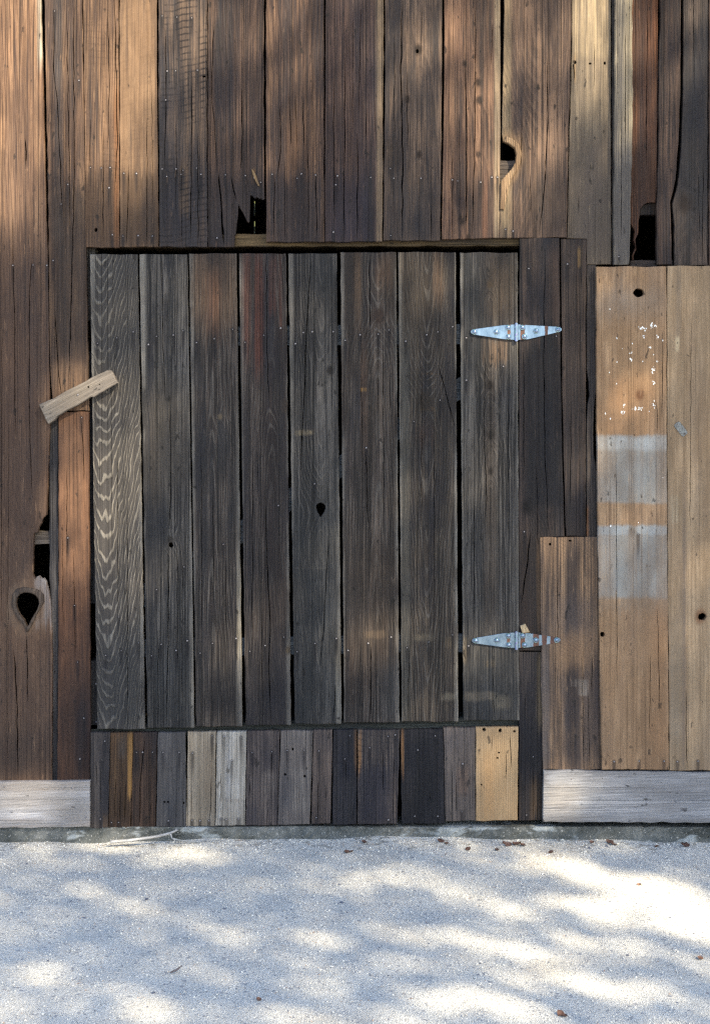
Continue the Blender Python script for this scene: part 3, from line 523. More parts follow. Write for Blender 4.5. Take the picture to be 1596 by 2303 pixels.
# horizontal base boards
board('base_board', [(-60, 1760), (-60, 1863)], [(202.5, 1757), (202, 1860)],
      dict(k=.76, col=PALE, con=.2, bump=.35, patch=(c(150, 140, 128), .5), stains_and_light=[(-60, 1758, 205, 1777, 60, 3, c(136, 122, 106), .8), (-60, 1840, 200, 1864, 60, 8, c(120, 106, 92), .75), (120, 1790, 215, 1865, 40, 20, c(130, 122, 112), .5)]),
      wall, -.022, .024, horiz=True, hair=0, cracks=[([(-56, 1779), (60, 1778), (140, 1776), (196, 1775)], 1.2)], nails=[(10, 1770), (163, 1772), (193, 1838), (194, 1766)], label='pale grey base board left of the door')
board('base_board', [(1221, 1733.5), (1220.5, 1849)], [(1660, 1737), (1660, 1851)],
      dict(k=.66, col=(c(124, 126, 130), c(172, 175, 180), c(198, 200, 204)), con=.2, bump=.35, patch=(c(128, 126, 126), .5), stains_and_light=[(1216, 1735, 1236, 1765, 8, 8, c(98, 78, 62), .7), (1220, 1765, 1300, 1850, 24, 16, c(176, 166, 152), .5), (1220, 1838, 1660, 1853, 60, 6, c(104, 98, 92), .7), (1420, 1740, 1560, 1800, 40, 16, c(128, 128, 130), .5)]),
      wall, -.022, .024, horiz=True, hair=0, cracks=[([(1225, 1832), (1300, 1830), (1368, 1828)], 1.6), ([(1394, 1826), (1500, 1824), (1655, 1820)], 1.3), ([(1224, 1765), (1370, 1762)], 1.0)],
      nails=[(1284, 1752), (1354, 1750), (1394, 1745), (1413, 1741), (1495, 1808), (1440, 1839)], label='long grey base board right of the door')
# more of the same wall outside the frame
ex = random.Random(4)
for s0, s1, bt in ((-900, -36, 1757), (1642, 2600, 1733)):
    x = s0
    while x < s1 - 20:
        wd = min(ex.uniform(85, 135), s1 - x); wd = wd if s1 - x - wd > 45 else s1 - x
        board('plank', [(x, TOP), (x + 1, bt)], [(x + wd - 3, TOP), (x + wd - 2, bt)], dict(col=ex.choice([BROWN, WARM, RED, BROWN]), patch=[(c(58, 54, 58), .6)]), wall, ex.uniform(-.002, .003), hair=4)
        x += wd
board('plank', [(1593, TOP), (1593, 597)], [(1640, TOP), (1640, 597)], dict(col=BROWN, patch=[(c(58, 54, 58), .6)]), wall, 0, hair=3)
board('base_board', [(-900, 1760), (-900, 1863)], [(-63, 1760), (-63, 1863)], dict(k=.67, col=PALE), wall, -.022, .024, horiz=True, hair=0)
board('base_board', [(1664, 1737), (1664, 1851)], [(2600, 1737), (2600, 1851)], dict(k=.67, col=PALE), wall, -.022, .024, horiz=True, hair=0)
# small things fixed to the boards
n = NT('tag_metal'); f = n.noise(n.obj(), 160, 3); TAGM = n.out(n.ramp(f, [(.3, c(70, 72, 74)), (.7, c(128, 134, 136))]), .5, .4, .5)
tl = [(-17, -6), (-13, -8), (13, -8), (17, -5), (17, 6), (13, 8), (-13, 8), (-17, 5)]; a = R(52)
tl = [(1530 + (q[0] * math.cos(a) - q[1] * math.sin(a)), 965 + (q[0] * math.sin(a) + q[1] * math.cos(a))) for q in tl]
V, F, loc = loops_solid([tl, ellipse(1521.5, 954, 1.3, 1.3, 2, n=8), ellipse(1538.5, 975.5, 1.6, 1.6, 2, n=8)], [.0006, .0003, .0003], -.0245, .002)
link('metal_tag', V, F, TAGM, loc, wall)['label'] = 'small grey oval metal tag nailed to the tan board'
board('shim', [(1169, 1408), (1174, 1424)], [(1181, 1403), (1191, 1422)], dict(k=.85, col=(c(140, 124, 98), c(184, 166, 134), c(200, 184, 154))), wall, -.01, .01, hair=0, label='pale wood chip wedged above the lower hinge')
# white paint flecks on the tan board
n = NT('white_paint'); PAINT = n.out(n.ramp(n.noise(n.obj(), 90, 2), [(.3, (.62, .62, .6, 1)), (.7, (.8, .8, .8, 1))]), .6, .3)
fl = random.Random(9); V, F = [], []
anch = [(1443, 738, 10, 5), (1466, 733, 6, 9), (1446, 757, 3, 4), (1463, 782, 4, 3), (1477, 757, 4, 5), (1468, 832, 5, 8), (1468, 862, 3, 8), (1469, 910, 4, 8), (1400, 926, 7, 5), (1432, 919, 14, 5), (1402, 913, 3, 6), (1417, 794, 3, 4), (1418, 812, 3, 5),
        (1399, 785, 2, 2), (1385, 815, 2, 2), (1371, 695, 2, 2), (1385, 762, 3, 2), (1370, 837, 2, 3), (1384, 865, 2, 3), (1445, 813, 2, 2), (1477, 812, 2, 4), (1360, 928, 2, 2), (1372, 943, 2, 2), (1419, 772, 2, 2), (1490, 766, 2, 2), (1468, 798, 2, 2),
        (1434, 1175, 2, 2), (1489, 1074, 2, 2), (1374, 1182, 2, 2)]
for (ax, ay, sx, sy) in anch:
    for _ in range(max(1, int(sx * sy * .3))):
        px, py = ax + fl.gauss(0, sx * .55), ay + fl.gauss(0, sy * .55); r = fl.uniform(.7, 1.9); s0 = len(V); m = 7
        for k in range(m):
            an = k / m * 6.283; rr = r * fl.uniform(.6, 1.2); V.append(P(px + math.cos(an) * rr * .8, py + math.sin(an) * rr * 1.3, -.0224))
        V.append(P(px, py, -.0229)); F += [(s0 + k, s0 + m, s0 + (k + 1) % m) for k in range(m)]
tag(link('paint_flecks', V, F, PAINT, (0, 0, 0), wall), 'white paint flecks on the tan board', kind='stuff')

# the rest of the barn behind the wall keeps the gaps dark
n = NT('interior_wood'); INT = n.out(n.ramp(n.noise(n.vec('MULTIPLY', n.obj(), (8, 8, 1)), 1, 3), [(.3, (.02, .016, .012, 1)), (.7, (.05, .04, .03, 1))]), .9, .1)
def slab(name, x0, x1, y0, y1, z0, z1, mat=INT, parent=wall):
    bm = bmesh.new(); cx, cy = (x0 + x1) / 2, (y0 + y1) / 2
    box_bm(bm, x0 - cx, x1 - cx, y0 - cy, y1 - cy, 0, z1 - z0); return bm_obj(name, bm, mat, (cx, cy, z0), parent)
WX0, WX1 = P(-900, 0).x, P(2600, 0).x; ZT = P(0, TOP).z
slab('rear_wall', WX0, -.580, 3.5, 3.55, -.2, ZT); slab('rear_wall', -.572, WX1, 3.5, 3.55, -.2, ZT)
slab('rear_wall', -.580, -.572, 3.5, 3.55, -.2, 2.49); slab('rear_wall', -.580, -.572, 3.5, 3.55, 2.565, 2.59); slab('rear_wall', -.580, -.572, 3.5, 3.55, 2.68, ZT)
slab('side_wall', WX0 - .05, WX0, .0, 3.55, -.2, ZT); slab('side_wall', WX1, WX1 + .05, .0, 3.55, -.2, ZT)
slab('barn_floor', WX0, WX1, .15, 3.5, -.2, .02); slab('roof', WX0 - .1, WX1 + .1, -.03, 3.6, ZT + .002, ZT + .05)

# ------------------------------------------------------------------ the door
door = tag(empty('barn_door', P(684, 1640, .02)), 'dark weathered barn door of eight gapped vertical boards hung on two strap hinges', 'barn door', kind='thing')  # hinged plank door of the barn, top level because it swings
YD = .001
DB = [  # top x, bottom x, top y, bottom y, spec
    ((202.5, 310), (219, 326.5), 572, 1640, dict(col=(c(52, 50, 50), c(78, 75, 73), c(100, 96, 92)), con=.2, ring=(246, 40, -.15, 126, .78, c(168, 163, 152)), rlo=.3, jit=.012, rn=.05, lean=-.016, k=.62, edge=(.6, c(170, 160, 140)), wob=.5,
        stains_and_light=[(200, 560, 330, 880, 40, 60, c(44, 46, 50), .35), (215, 1440, 330, 1645, 40, 50, c(48, 54, 60), .55)]), [], [], [(263, 760), (300, 746.5), (219.5, 772), (267, 1388), (312, 1446), (273, 1463), (238, 1474)]),  # first dark box paints the shade above the sunlit stretch
    ((314, 421.6), (332, 437), 572, 1637, dict(col=DGREY, ring=(372, 6, -.012, 110, .5, c(120, 114, 106)), edge=(.4, GREY), patch=[(c(48, 50, 54), .7)], knots=[(384, 1214, 7, c(60, 56, 52))],
        stains_and_light=[(330, 880, 425, 1100, 30, 60, c(112, 104, 94), .5), (330, 1450, 440, 1640, 30, 60, c(50, 56, 62), .6)]), [ellipse(384.5, 1226, 5, 6.5, 4)], [([(364, 576), (366, 760), (372, 900)], 1.8), ([(383, 890), (384, 1050), (382, 1190)], 1.8), ([(379, 1246), (378, 1450), (374, 1632)], 2)],  # lighter box paints the mild sun across this board's middle
        [(352, 756.5), (334, 775), (390, 753.5), (412, 744), (352, 1326), (414, 1275), (363, 1449), (341, 1475), (396, 1463), (421, 1441)]),
    ((425.5, 532), (441, 545), 570, 1634, dict(col=DOOR, ring=(478, 7, .05, 90, .42, c(104, 92, 80)), edge=(.5, LGREY), patch=[(c(46, 48, 54), .7)], knots=[(495, 937, 5, c(120, 108, 90))],
        stains_and_light=[(430, 560, 530, 740, 20, 60, c(98, 76, 60), .6), (466, 620, 494, 760, 6, 30, c(118, 80, 58), .4), (535, 1240, 548, 1480, 4, 40, c(160, 150, 126), .8), (440, 1500, 545, 1600, 30, 30, c(32, 34, 40), .6), (440, 1604, 545, 1640, 30, 12, c(120, 108, 94), .6)]), [], [([(500, 1560), (499, 1630)], 1.6)],
        [(442, 770.5), (482, 762), (523, 740.5), (502, 1224), (478, 1447), (450, 1469), (531, 1436)]),
    ((537.6, 643), (552.7, 654), 570, 1631, dict(col=(c(30, 26, 27), c(60, 52, 51), c(102, 92, 86)), ring=(612, 12, .055, 100, .42, c(96, 84, 78)), edge=(.3, GREY), patch=[(c(46, 40, 42), .7)], knots=[(640, 912, 11, c(70, 62, 56)), (648, 1462, 6, c(90, 80, 66))],
        stains_and_light=[(544, 575, 562, 800, 5, 60, c(126, 72, 54), .5), (572, 575, 592, 820, 6, 60, c(124, 70, 52), .5), (606, 580, 622, 700, 6, 16, c(100, 64, 54), .65), (628, 580, 634, 760, 3, 40, c(116, 70, 54), .5), (570, 1450, 660, 1635, 30, 60, c(40, 42, 50), .6)]), [], [([(599, 575), (600, 760), (604, 900)], 1.6), ([(597, 1120), (600, 1250), (608, 1420), (604, 1500), (610, 1626)], 2.2)],
        [(551, 770), (593, 754), (631, 738), (626, 1137), (562, 1465), (596, 1452), (638, 1433)]),
    ((648, 757), (662.6, 768), 570, 1628, dict(col=DGREY, ring=(722, 9, -.08, 105, .42, c(114, 106, 98)), edge=(.45, c(112, 120, 126)), patch=[(c(44, 46, 50), .75)], knots=[(721, 1146, 15, c(78, 80, 82)), (742, 833, 8, c(40, 36, 34))],
        stains_and_light=[(666, 968, 704, 979, 8, 3.5, c(160, 146, 120), .75, 1), (650, 1100, 770, 1640, 40, 120, c(54, 60, 64), .5), (662, 1276, 740, 1279, 10, 1, c(110, 108, 106), .6), (755, 1470, 768, 1628, 3, 40, c(150, 146, 134), .6)]), [[(710.5, 1143), (711, 1137), (715, 1132.5), (721, 1131), (727, 1132.5), (731, 1137), (731.5, 1143), (729, 1151), (725, 1157), (722, 1162), (720, 1163), (717, 1157), (713, 1151)]], [([(700, 575), (690, 720), (684, 880), (676, 1060)], 2.2), ([(738, 1210), (732, 1330), (725, 1450), (718, 1500)], 1.6), ([(754, 1540), (749, 1622)], 1.8)],
        [(682, 748), (702, 746), (664, 773), (749, 746), (707, 1088), (708, 1447), (668, 1466), (756, 1436)]),
    ((765.5, 890.5), (773.6, 897.6), 567, 1625, dict(col=DOOR, ring=(850, 10, .05, 100, .36, c(100, 88, 80)), edge=(.35, c(104, 110, 116)), patch=[(c(54, 46, 42), .8), (c(42, 42, 46), .5)], knots=[(850, 710, 16, c(60, 46, 40))],
        stains_and_light=[(798, 575, 812, 740, 5, 50, c(120, 98, 78), .7), (842, 575, 880, 640, 14, 30, c(96, 74, 60), .5), (812, 760, 826, 1040, 5, 60, c(92, 72, 60), .55), (812, 872, 824, 880, 3, 2, c(190, 150, 90), .8), (790, 1240, 880, 1440, 30, 50, c(78, 66, 56), .55), (822, 1420, 864, 1436, 8, 4, c(134, 116, 96), .6, 1), (775, 1420, 870, 1560, 20, 40, c(82, 68, 58), .5), (850, 1500, 900, 1625, 20, 40, c(78, 82, 86), .5)]), [], [([(830, 572), (832, 700), (829, 760)], 1.6), ([(824, 1012), (825, 1110), (828, 1180)], 1.8), ([(833, 1450), (833, 1618)], 2.2)],
        [(776, 765.5), (809.5, 753), (850, 751.5), (874, 742), (823, 1007), (827.5, 1447), (782.5, 1463), (879, 1433)]),
    ((895, 1024), (903, 1030), 567, 1623, dict(col=(c(34, 30, 28), c(68, 61, 56), c(116, 106, 94)), ring=(960, 9, -.09, 105, .42, c(100, 92, 84)), edge=(.5, LGREY), patch=[(c(44, 42, 48), .7)], knots=[(955, 905, 16, c(50, 42, 36))],
        stains_and_light=[(895, 575, 960, 760, 24, 60, c(84, 74, 64), .6), (972, 575, 996, 680, 7, 40, c(126, 100, 78), .55), (950, 915, 974, 922, 6, 4, c(170, 136, 90), .7), (950, 838, 974, 842, 6, 2, c(150, 120, 84), .6), (898, 760, 920, 1640, 8, 70, c(116, 116, 110), .55), (936, 950, 978, 1000, 10, 14, c(86, 66, 58), .5), (932, 1426, 974, 1441, 8, 5, c(136, 126, 108), .6, 1), (1000, 1434, 1018, 1456, 6, 6, c(150, 132, 104), .5), (992, 1560, 1030, 1575, 10, 5, c(150, 142, 126), .7, 1)]), [], [([(984, 820), (1004, 890), (1022, 960)], 2.2)],
        [(912, 767.5), (959, 753), (984, 746.5), (1017, 735), (989, 900), (930, 948), (963.5, 1444), (915, 1457), (1017, 1428)]),
    ((1034, 1163), (1041.5, 1167), 568, 1620, dict(col=DGREY, ring=(1100, 6, .012, 110, .45, c(116, 104, 92)), edge=(.5, c(108, 116, 124)), patch=[(c(48, 52, 58), .75)], knots=[(1100, 866, 9, c(46, 38, 32)), (1102, 978, 8, c(44, 38, 34)), (1101, 640, 7, c(90, 74, 56)), (1103, 1060, 6, c(50, 44, 40))],
        stains_and_light=[(1090, 575, 1160, 720, 20, 40, c(118, 100, 80), .6), (1084, 758, 1142, 812, 9, 12, c(150, 120, 92), .7), (1088, 800, 1118, 1400, 8, 80, c(84, 72, 62), .6), (1036, 1434, 1048, 1490, 3, 10, c(190, 166, 126), .8), (1046, 1556, 1112, 1576, 8, 5, c(166, 154, 134), .85, 1), (1106, 1564, 1146, 1594, 12, 9, c(160, 150, 130), .75, 1), (1078, 1530, 1100, 1600, 10, 20, c(96, 96, 98), .4), (1090, 1484, 1112, 1500, 6, 5, c(150, 132, 104), .6), (1040, 1450, 1168, 1622, 30, 60, c(58, 66, 74), .5)]), [], [([(1090, 780), (1088, 1000), (1094, 1120), (1088, 1180)], 1.6), ([(1108, 1425), (1109, 1500), (1111, 1612)], 1.8)],  # orange box below the upper hinge paints a sun patch
        [(1048, 760), (1048, 855), (1131, 824), (1053, 1453)])]
for i, (t, b, y0, y1, p, hl, cr, nl) in enumerate(DB):
    Lp = [(t[0] + (b[0] - t[0]) * k / 4, y0 + (y1 - y0) * k / 4) for k in range(5)]; Rp = [(t[1] + (b[1] - t[1]) * k / 4, y0 + (y1 - y0) * k / 4) for k in range(5)]
    p['bump'] = .8 if i == 0 else .7; p.setdefault('k', .54); p['edge'] = ((.6, .8, .7, .45, .6, .5, .75, .7)[i], c(160, 157, 150))
    if i: g_ = p['ring']; p['ring'] = g_[:4] + (min(.7, g_[4] * 1.4), c(136, 132, 126)); p['rlo'] = .35; p['rn'] = .045
    board('door_board', Lp, Rp, p, door, YD + (.003, .001, .002, 0, .002, -.001, .001, 0)[i], .022, holes=hl, cracks=cr, nails=nl, hair=3,
          label={0: 'leftmost door board with bold wavy cathedral grain', 3: 'door board with reddish streaks near its top', 4: 'door board with teardrop knot hole', 1: 'door board with small round knot hole'}.get(i))
RAILC = dict(k=.7, col=(c(60, 66, 72), c(96, 104, 112), c(122, 130, 136)), saw=(.006, .6, 0))
board('ledger', [(212, 738), (212, 780)], [(1160, 727), (1160, 774)], RAILC, door, YD + .027, .025, horiz=True, hair=0)
board('ledger', [(222, 1440), (222, 1480)], [(1162, 1423), (1162, 1464)], RAILC, door, YD + .027, .025, horiz=True, hair=0)
board('brace', [(232, 1372), (1130, 785)], [(260, 1410), (1150, 822)], dict(k=.7, col=(c(60, 66, 72), c(92, 100, 108), c(120, 126, 132))), door, YD + .029, .022, horiz=True, hair=0)

# hinges
n = NT('galvanised_steel'); o = n.obj(); f = n.noise(n.vec('MULTIPLY', o, (40, 40, 10)), 1, 4, .6); g = n.voro(o, 130, 'Color')
ZINC = n.mix(.25, n.ramp(f, [(.3, (.08, .125, .19, 1)), (.7, (.18, .25, .34, 1))]), g, 'SOFT_LIGHT')
n.bump(f, .15, .001); ZINC = n.out(ZINC, n.sm(f, .3, .7, .22, .42), .5, .9)
def rust_mat(x0s):
    n = NT('rusty_steel'); o = n.obj(); x, y, z = n.sep(o); f = n.noise(n.vec('MULTIPLY', o, (60, 60, 30)), 1, 4, .65)
    m = None
    for (a, b) in x0s:
        xx = n.add(x, n.mul(n.sub(f, .5), .012)); q = n.mul(n.sm(xx, a - .001, a + .001), n.sm(xx, b - .001, b + .001, 1, 0)); m = q if m is None else n.math('MAXIMUM', m, q)
    col = n.mix(m, n.ramp(f, [(.3, (.08, .125, .19, 1)), (.7, (.18, .25, .34, 1))]), n.ramp(f, [(.3, (.05, .024, .018, 1)), (.7, (.115, .052, .036, 1))]))
    n.bump(f, .15, .001); return n.out(col, n.add(.28, n.mul(m, .5)), .5, n.sub(.9, n.mul(m, .85)))
def hinge(px, py, tipL, tipR, rusts, lab):
    """a strap hinge: tapered leaves, three-knuckle barrel with a pin, four screws in each leaf"""
    yb = -.0025; yf = yb - .004
    loc = P(px, py, yf)
    bm = bmesh.new()
    for k, (z0, z1) in enumerate(((-20, -7), (-6.5, 6.5), (7, 20))):
        r = bmesh.ops.create_cone(bm, cap_ends=True, segments=16, radius1=.0062, radius2=.0062, depth=(z1 - z0) * S)
        for v in r['verts']: v.co = Vector((v.co.x, v.co.y - .002, v.co.z + (z0 + z1) / 2 * S))
    r = bmesh.ops.create_cone(bm, cap_ends=True, segments=12, radius1=.0038, radius2=.0038, depth=.063)
    for v in r['verts']: v.co.y -= .002
    h = bm_obj('hinge', bm, ZINC, loc, door); h['label'] = lab
    for side, tip in ((-1, tipL), (1, tipR)):
        xa = px + side * 4.0
        hw = 17.5; e = tip[0]; ye = tip[1]; out = [(xa, py - hw), (xa + side * 24, py - hw + 1.5)]
        out += [(e - side * 4, ye - 6.5), (e + side * 1.5, ye - 5.5), (e + side * 5, ye - 2), (e + side * 5, ye + 2), (e + side * 1.5, ye + 5.5), (e - side * 4, ye + 6.5)]
        out += [(xa + side * 24, py + hw - 1.5), (xa, py + hw)]
        V, F, l2 = loops_solid([out], [.0008], yf + (0 if side < 0 else .001), .003)
        ms = ZINC if not rusts[0 if side < 0 else 1] else rust_mat([((a - 0) * S - (l2.x - P(px, 0).x), (b) * S - (l2.x - P(px, 0).x)) for a, b in rusts[0 if side < 0 else 1]])
        link('hinge_leaf', V, F, ms, l2, h)
        L = abs(e - xa)
        for fx, fy in ((.05 if side > 0 else .1, -.6), (.1 if side > 0 else .09, .62), (.44, 0), (.965, 0)):
            bx = xa + side * (L * fx + (5 if fx < .2 else 0)); by = py + (ye - py) * fx + fy * 17
            bm = bmesh.new()
            r = bmesh.ops.create_cone(bm, cap_ends=True, segments=18, radius1=.0098, radius2=.0088, depth=.0016)
            r2 = bmesh.ops.create_uvsphere(bm, u_segments=16, v_segments=8, radius=.0068)
            for v in r2['verts']: v.co.z = max(0, v.co.z) * .62 + .0008
            for v in bm.verts: v.co = Vector((v.co.x, -v.co.z, v.co.y))
            bm_obj('bolt', bm, ZINC, P(bx, by, yf - .001), h, smooth=False)
hinge(1160, 747, (1063, 746.5), (1257, 741), ([(-20, -13)], [(9, 19), (64, 71), (90, 97)]), 'upper galvanised strap hinge with thin rust bands')
hinge(1160.5, 1440, (1066, 1441), (1254, 1439.5), ([(-22, -14)], [(9, 20), (37, 50), (57, 68), (76, 88)]), 'lower strap hinge with heavily rusted right leaf')

# turn latch
lt = tag(empty('turn_latch', P(175, 892, -.02)), 'small tan wooden turn latch tilted across the left door edge', 'latch')
lp = [(88, 911), (140, 885), (200, 853), (240, 832.5), (250, 832.5), (253, 837), (264.5, 862), (240, 875), (222, 886), (212, 893), (203, 893), (190, 902), (160, 919), (130, 935), (122, 944), (109, 953.5), (106, 949)]
lp = resample(lp + [lp[0]], 7, .7, 77, False)[:-1]
V, F, l3 = loops_solid([lp, ellipse(199, 870.5, 2.2, 2.4, 3, n=10), ellipse(224, 864.5, 1.6, 1.4, 5, n=8)], [.003, .0005, .0005], -.03, .027)
a = math.atan2(945 - 880, -(88 - 258))
m = wood('latch_wood', dict(k=.54, col=(c(112, 106, 98), c(164, 154, 142), c(190, 182, 170)), con=.2, bump=.4, seed=91, stains_and_light=[(150, 890, 215, 960, 20, 12, c(110, 98, 88), .4)]), l3, 88, 264, True)
lb = link('latch_bar', V, F, m, l3, lt)
from mathutils import Matrix
lb.data.transform(Matrix.Rotation(R(26.7), 4, 'Y')); lb.rotation_euler.y = -R(26.7)          # grain runs along the bar
nail(175.5, 888, -.031, lt)

# ------------------------------------------------------------------ footing, ground, gravel
def gz(x, y):
    X, Y = np.asarray(x, float), np.clip(np.asarray(y, float), -50, .2)
    return .004 * np.sin(X * 3.1 + 1) * np.cos(Y * 4.3) + .003 * np.sin(X * 9.7 + Y * 5.1) + .002 * np.sin(X * 23 - Y * 17) - .012 * np.clip((-X - .3) / .9, 0, 1) * np.exp(Y * 3) - .008 * np.clip((X - .5) / .7, 0, 1) * np.exp(Y * 3)
n = NT('footing_concrete'); o = n.obj(); f = n.noise(o, 9, 6, .68); g = n.noise(n.vec('MULTIPLY', o, (5, 5, 12)), 1, 4, .6); q = n.noise(o, 170, 2, .6)
col = n.ramp(f, [(.3, c(58, 62, 60)), (.5, c(92, 96, 94)), (.7, c(126, 128, 124))])
col = n.mix(n.sm(g, .55, .63, 0, .8), col, c(158, 166, 168)); col = n.mix(n.sm(q, .6, .72, 0, .6), col, c(190, 190, 186)); col = n.mix(n.sm(q, .36, .28, 0, .6), col, c(36, 38, 36))
n.bump(n.add(f, n.mul(q, .4)), .8, .008); CONC = n.out(col, .9, .2)
fr = random.Random(3); V, F = [], []; xs = np.linspace(WX0, WX1, 400); zr = [-.2, -.03, 0, .012, .024, .036, .0395]
for i, x in enumerate(xs):
    for j, z in enumerate(zr):
        V.append((x, -.004 + .006 * math.sin(x * 7 + z * 60) * (z > -.1) + fr.uniform(-.003, .003) * (z > -.1), z + (.0 if j in (0, 6) else fr.uniform(-.003, .003))))
    V += [(x, .14, .0395), (x, .14, -.2)]
k = len(zr) + 2
for i in range(len(xs) - 1):
    for j in range(k): F.append((i * k + j, (i + 1) * k + j, (i + 1) * k + (j + 1) % k, i * k + (j + 1) % k))
tag(link('concrete_footing', V, F, CONC), 'low rough stained concrete footing under the plank wall along the gravel', 'footing', kind='thing')

n = NT('gravel_ground'); o = n.obj()
v1 = n.voro(o, 330, 'Color'); d1 = n.voro(o, 330); v2 = n.voro(o, 130, 'Color'); big = n.noise(o, 2.2, 5, .6); md = n.noise(o, 14, 4, .65); fn = n.noise(o, 420, 3, .7)
GRC = [(.0, (.36, .345, .315, 1)), (.18, (.51, .495, .45, 1)), (.5, (.59, .57, .52, 1)), (.8, (.65, .63, .57, 1)), (1, (.72, .7, .64, 1))]
col = n.ramp(n.sep(v1)[0], GRC)
col = n.mix(n.sm(big, .52, .7, 0, .45), col, (.4, .36, .3, 1)); col = n.mix(n.sm(md, .55, .72, 0, .3), col, (.38, .35, .3, 1))
col = n.mix(n.sm(n.sep(v2)[1], .95, .97, 0, .6), col, (.14, .15, .19, 1)); col = n.mix(n.sm(fn, .35, .65, .3, 0), col, (.32, .31, .3, 1))
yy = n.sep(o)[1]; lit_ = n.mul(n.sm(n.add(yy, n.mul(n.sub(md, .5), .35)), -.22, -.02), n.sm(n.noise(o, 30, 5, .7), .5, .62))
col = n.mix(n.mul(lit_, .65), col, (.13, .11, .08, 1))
n.bump(n.add(n.add(d1, n.mul(md, .8)), n.mul(fn, .5)), .7, .004); GRAV = n.out(col, .95, .1)
ax = np.concatenate([[-300, -80, -25, -9, -5, -3.4], np.arange(-2.2, 2.21, .02), [3.4, 5, 9, 25, 80, 300]])
ay = np.concatenate([[-300, -80, -25, -10, -6, -4], np.arange(-3, .101, .02), [.3, 1, 4, 20, 80, 300]])
XX, YY = np.meshgrid(ax, ay); ZZ = gz(XX, YY) * (np.abs(XX) < 2.5) * (np.abs(YY) < 3.2) + np.where(YY > .13, -.21, 0)
nx, ny = len(ax), len(ay)
V = np.stack([XX.ravel(), YY.ravel(), ZZ.ravel()], 1); idx = np.arange(nx * ny).reshape(ny, nx)
F = np.stack([idx[:-1, :-1], idx[:-1, 1:], idx[1:, 1:], idx[1:, :-1]], -1).reshape(-1, 4)
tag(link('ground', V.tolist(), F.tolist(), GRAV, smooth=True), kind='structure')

# loose grit: one mesh of small stones
nr = np.random.default_rng(5)
OCT = np.array([(1, 0, 0), (0, 1, 0), (-1, 0, 0), (0, -1, 0), (0, 0, 1), (0, 0, -1)], float)
OF = np.array([(0, 1, 4), (1, 2, 4), (2, 3, 4), (3, 0, 4), (1, 0, 5), (2, 1, 5), (3, 2, 5), (0, 3, 5)])
N = 52000
gx_ = nr.uniform(-1.7, 1.7, N); gy_ = -np.abs(nr.uniform(0, 1, N) ** 1.25) * 2.2 - .012; gr = nr.gamma(3.2, .00047, N).clip(.0006, .0048)
th = nr.uniform(0, 6.28, N); sc = nr.uniform(.6, 1.3, (N, 3)) * gr[:, None]; sc[:, 2] *= .75
jit = 1 + nr.uniform(-.25, .25, (N, 6, 1)); vv = OCT[None] * jit * sc[:, None, :]
cx_, sx_ = np.cos(th)[:, None], np.sin(th)[:, None]
VX = vv[:, :, 0] * cx_ - vv[:, :, 1] * sx_ + gx_[:, None]; VY = vv[:, :, 0] * sx_ + vv[:, :, 1] * cx_ + gy_[:, None]; VZ = vv[:, :, 2] + (gz(gx_, gy_) + gr * .25)[:, None]
V = np.stack([VX, VY, VZ], -1).reshape(-1, 3); F = (OF[None] + (np.arange(N) * 6)[:, None, None]).reshape(-1, 3)
n = NT('loose_grit'); o = n.obj(); v1 = n.voro(o, 160, 'Color'); r_, g_, b_ = n.sep(v1)
col = n.ramp(r_, [(0, (.2, .2, .21, 1)), (.2, (.47, .455, .42, 1)), (.55, (.58, .56, .51, 1)), (.85, (.6, .58, .52, 1)), (1, (.68, .66, .6, 1))])
col = n.mix(n.sm(g_, .9, .93, 0, .8), col, (.09, .1, .14, 1)); col = n.mix(n.sm(b_, .93, .95, 0, .7), col, (.28, .16, .1, 1)); GRIT = n.out(col, .95, .1)
tag(link('gravel', V.tolist(), F.tolist(), GRIT), 'fine loose grey and tan grit scattered over the ground', 'gravel', kind='stuff')

# larger stones
n = NT('dark_stone'); DST = n.out(n.ramp(n.noise(n.obj(), 120, 4), [(.3, (.045, .05, .07, 1)), (.7, (.14, .15, .19, 1))]), .8, .3)
bm = bmesh.new(); bmesh.ops.create_icosphere(bm, subdivisions=2, radius=1)
for v in bm.verts:
    k = 1 + .16 * math.sin(v.co.x * 4 + 1) + .14 * math.sin(v.co.y * 5 + v.co.z * 3); v.co *= k; v.co.z *= .6
PEB = bpy.data.meshes.new('stone'); bm.to_mesh(PEB); bm.free(); PEB.materials.append(DST)
sr = random.Random(21)
SP = [(330, 2024, 8), (345, 2233, 8), (768, 2028, 6), (190, 2070, 6), (1363, 1904, 7), (505, 2042, 5), (1324, 1908, 6), (283, 1992, 5), (585, 2248, 5), (1410, 2150, 6), (160, 2030, 5), (60, 1940, 4), (108, 2160, 5), (905, 1960, 4), (645, 2065, 4), (1180, 1925, 4), (858, 2210, 4), (1075, 2195, 4)]
for _ in range(34): SP.append((sr.uniform(20, 1570), sr.uniform(1905, 2295), sr.uniform(2.6, 4.6)))
for (px, py, r) in SP:
    q = G(px, py); o = bpy.data.objects.new('stone', PEB); COL.objects.link(o); s_ = r * S * (py - HOR) ** -1 * 933 * .62
    o.scale = (s_ * sr.uniform(.8, 1.3), s_ * sr.uniform(.8, 1.2), s_ * sr.uniform(.7, 1)); o.rotation_euler = (0, 0, sr.uniform(0, 6)); o.location = (q.x, q.y, float(gz(q.x, q.y)) + s_ * .2)
    tag(o, 'small dark bluish stone lying loose on the pale gravel', 'stone', 'dark stones scattered on the gravel')

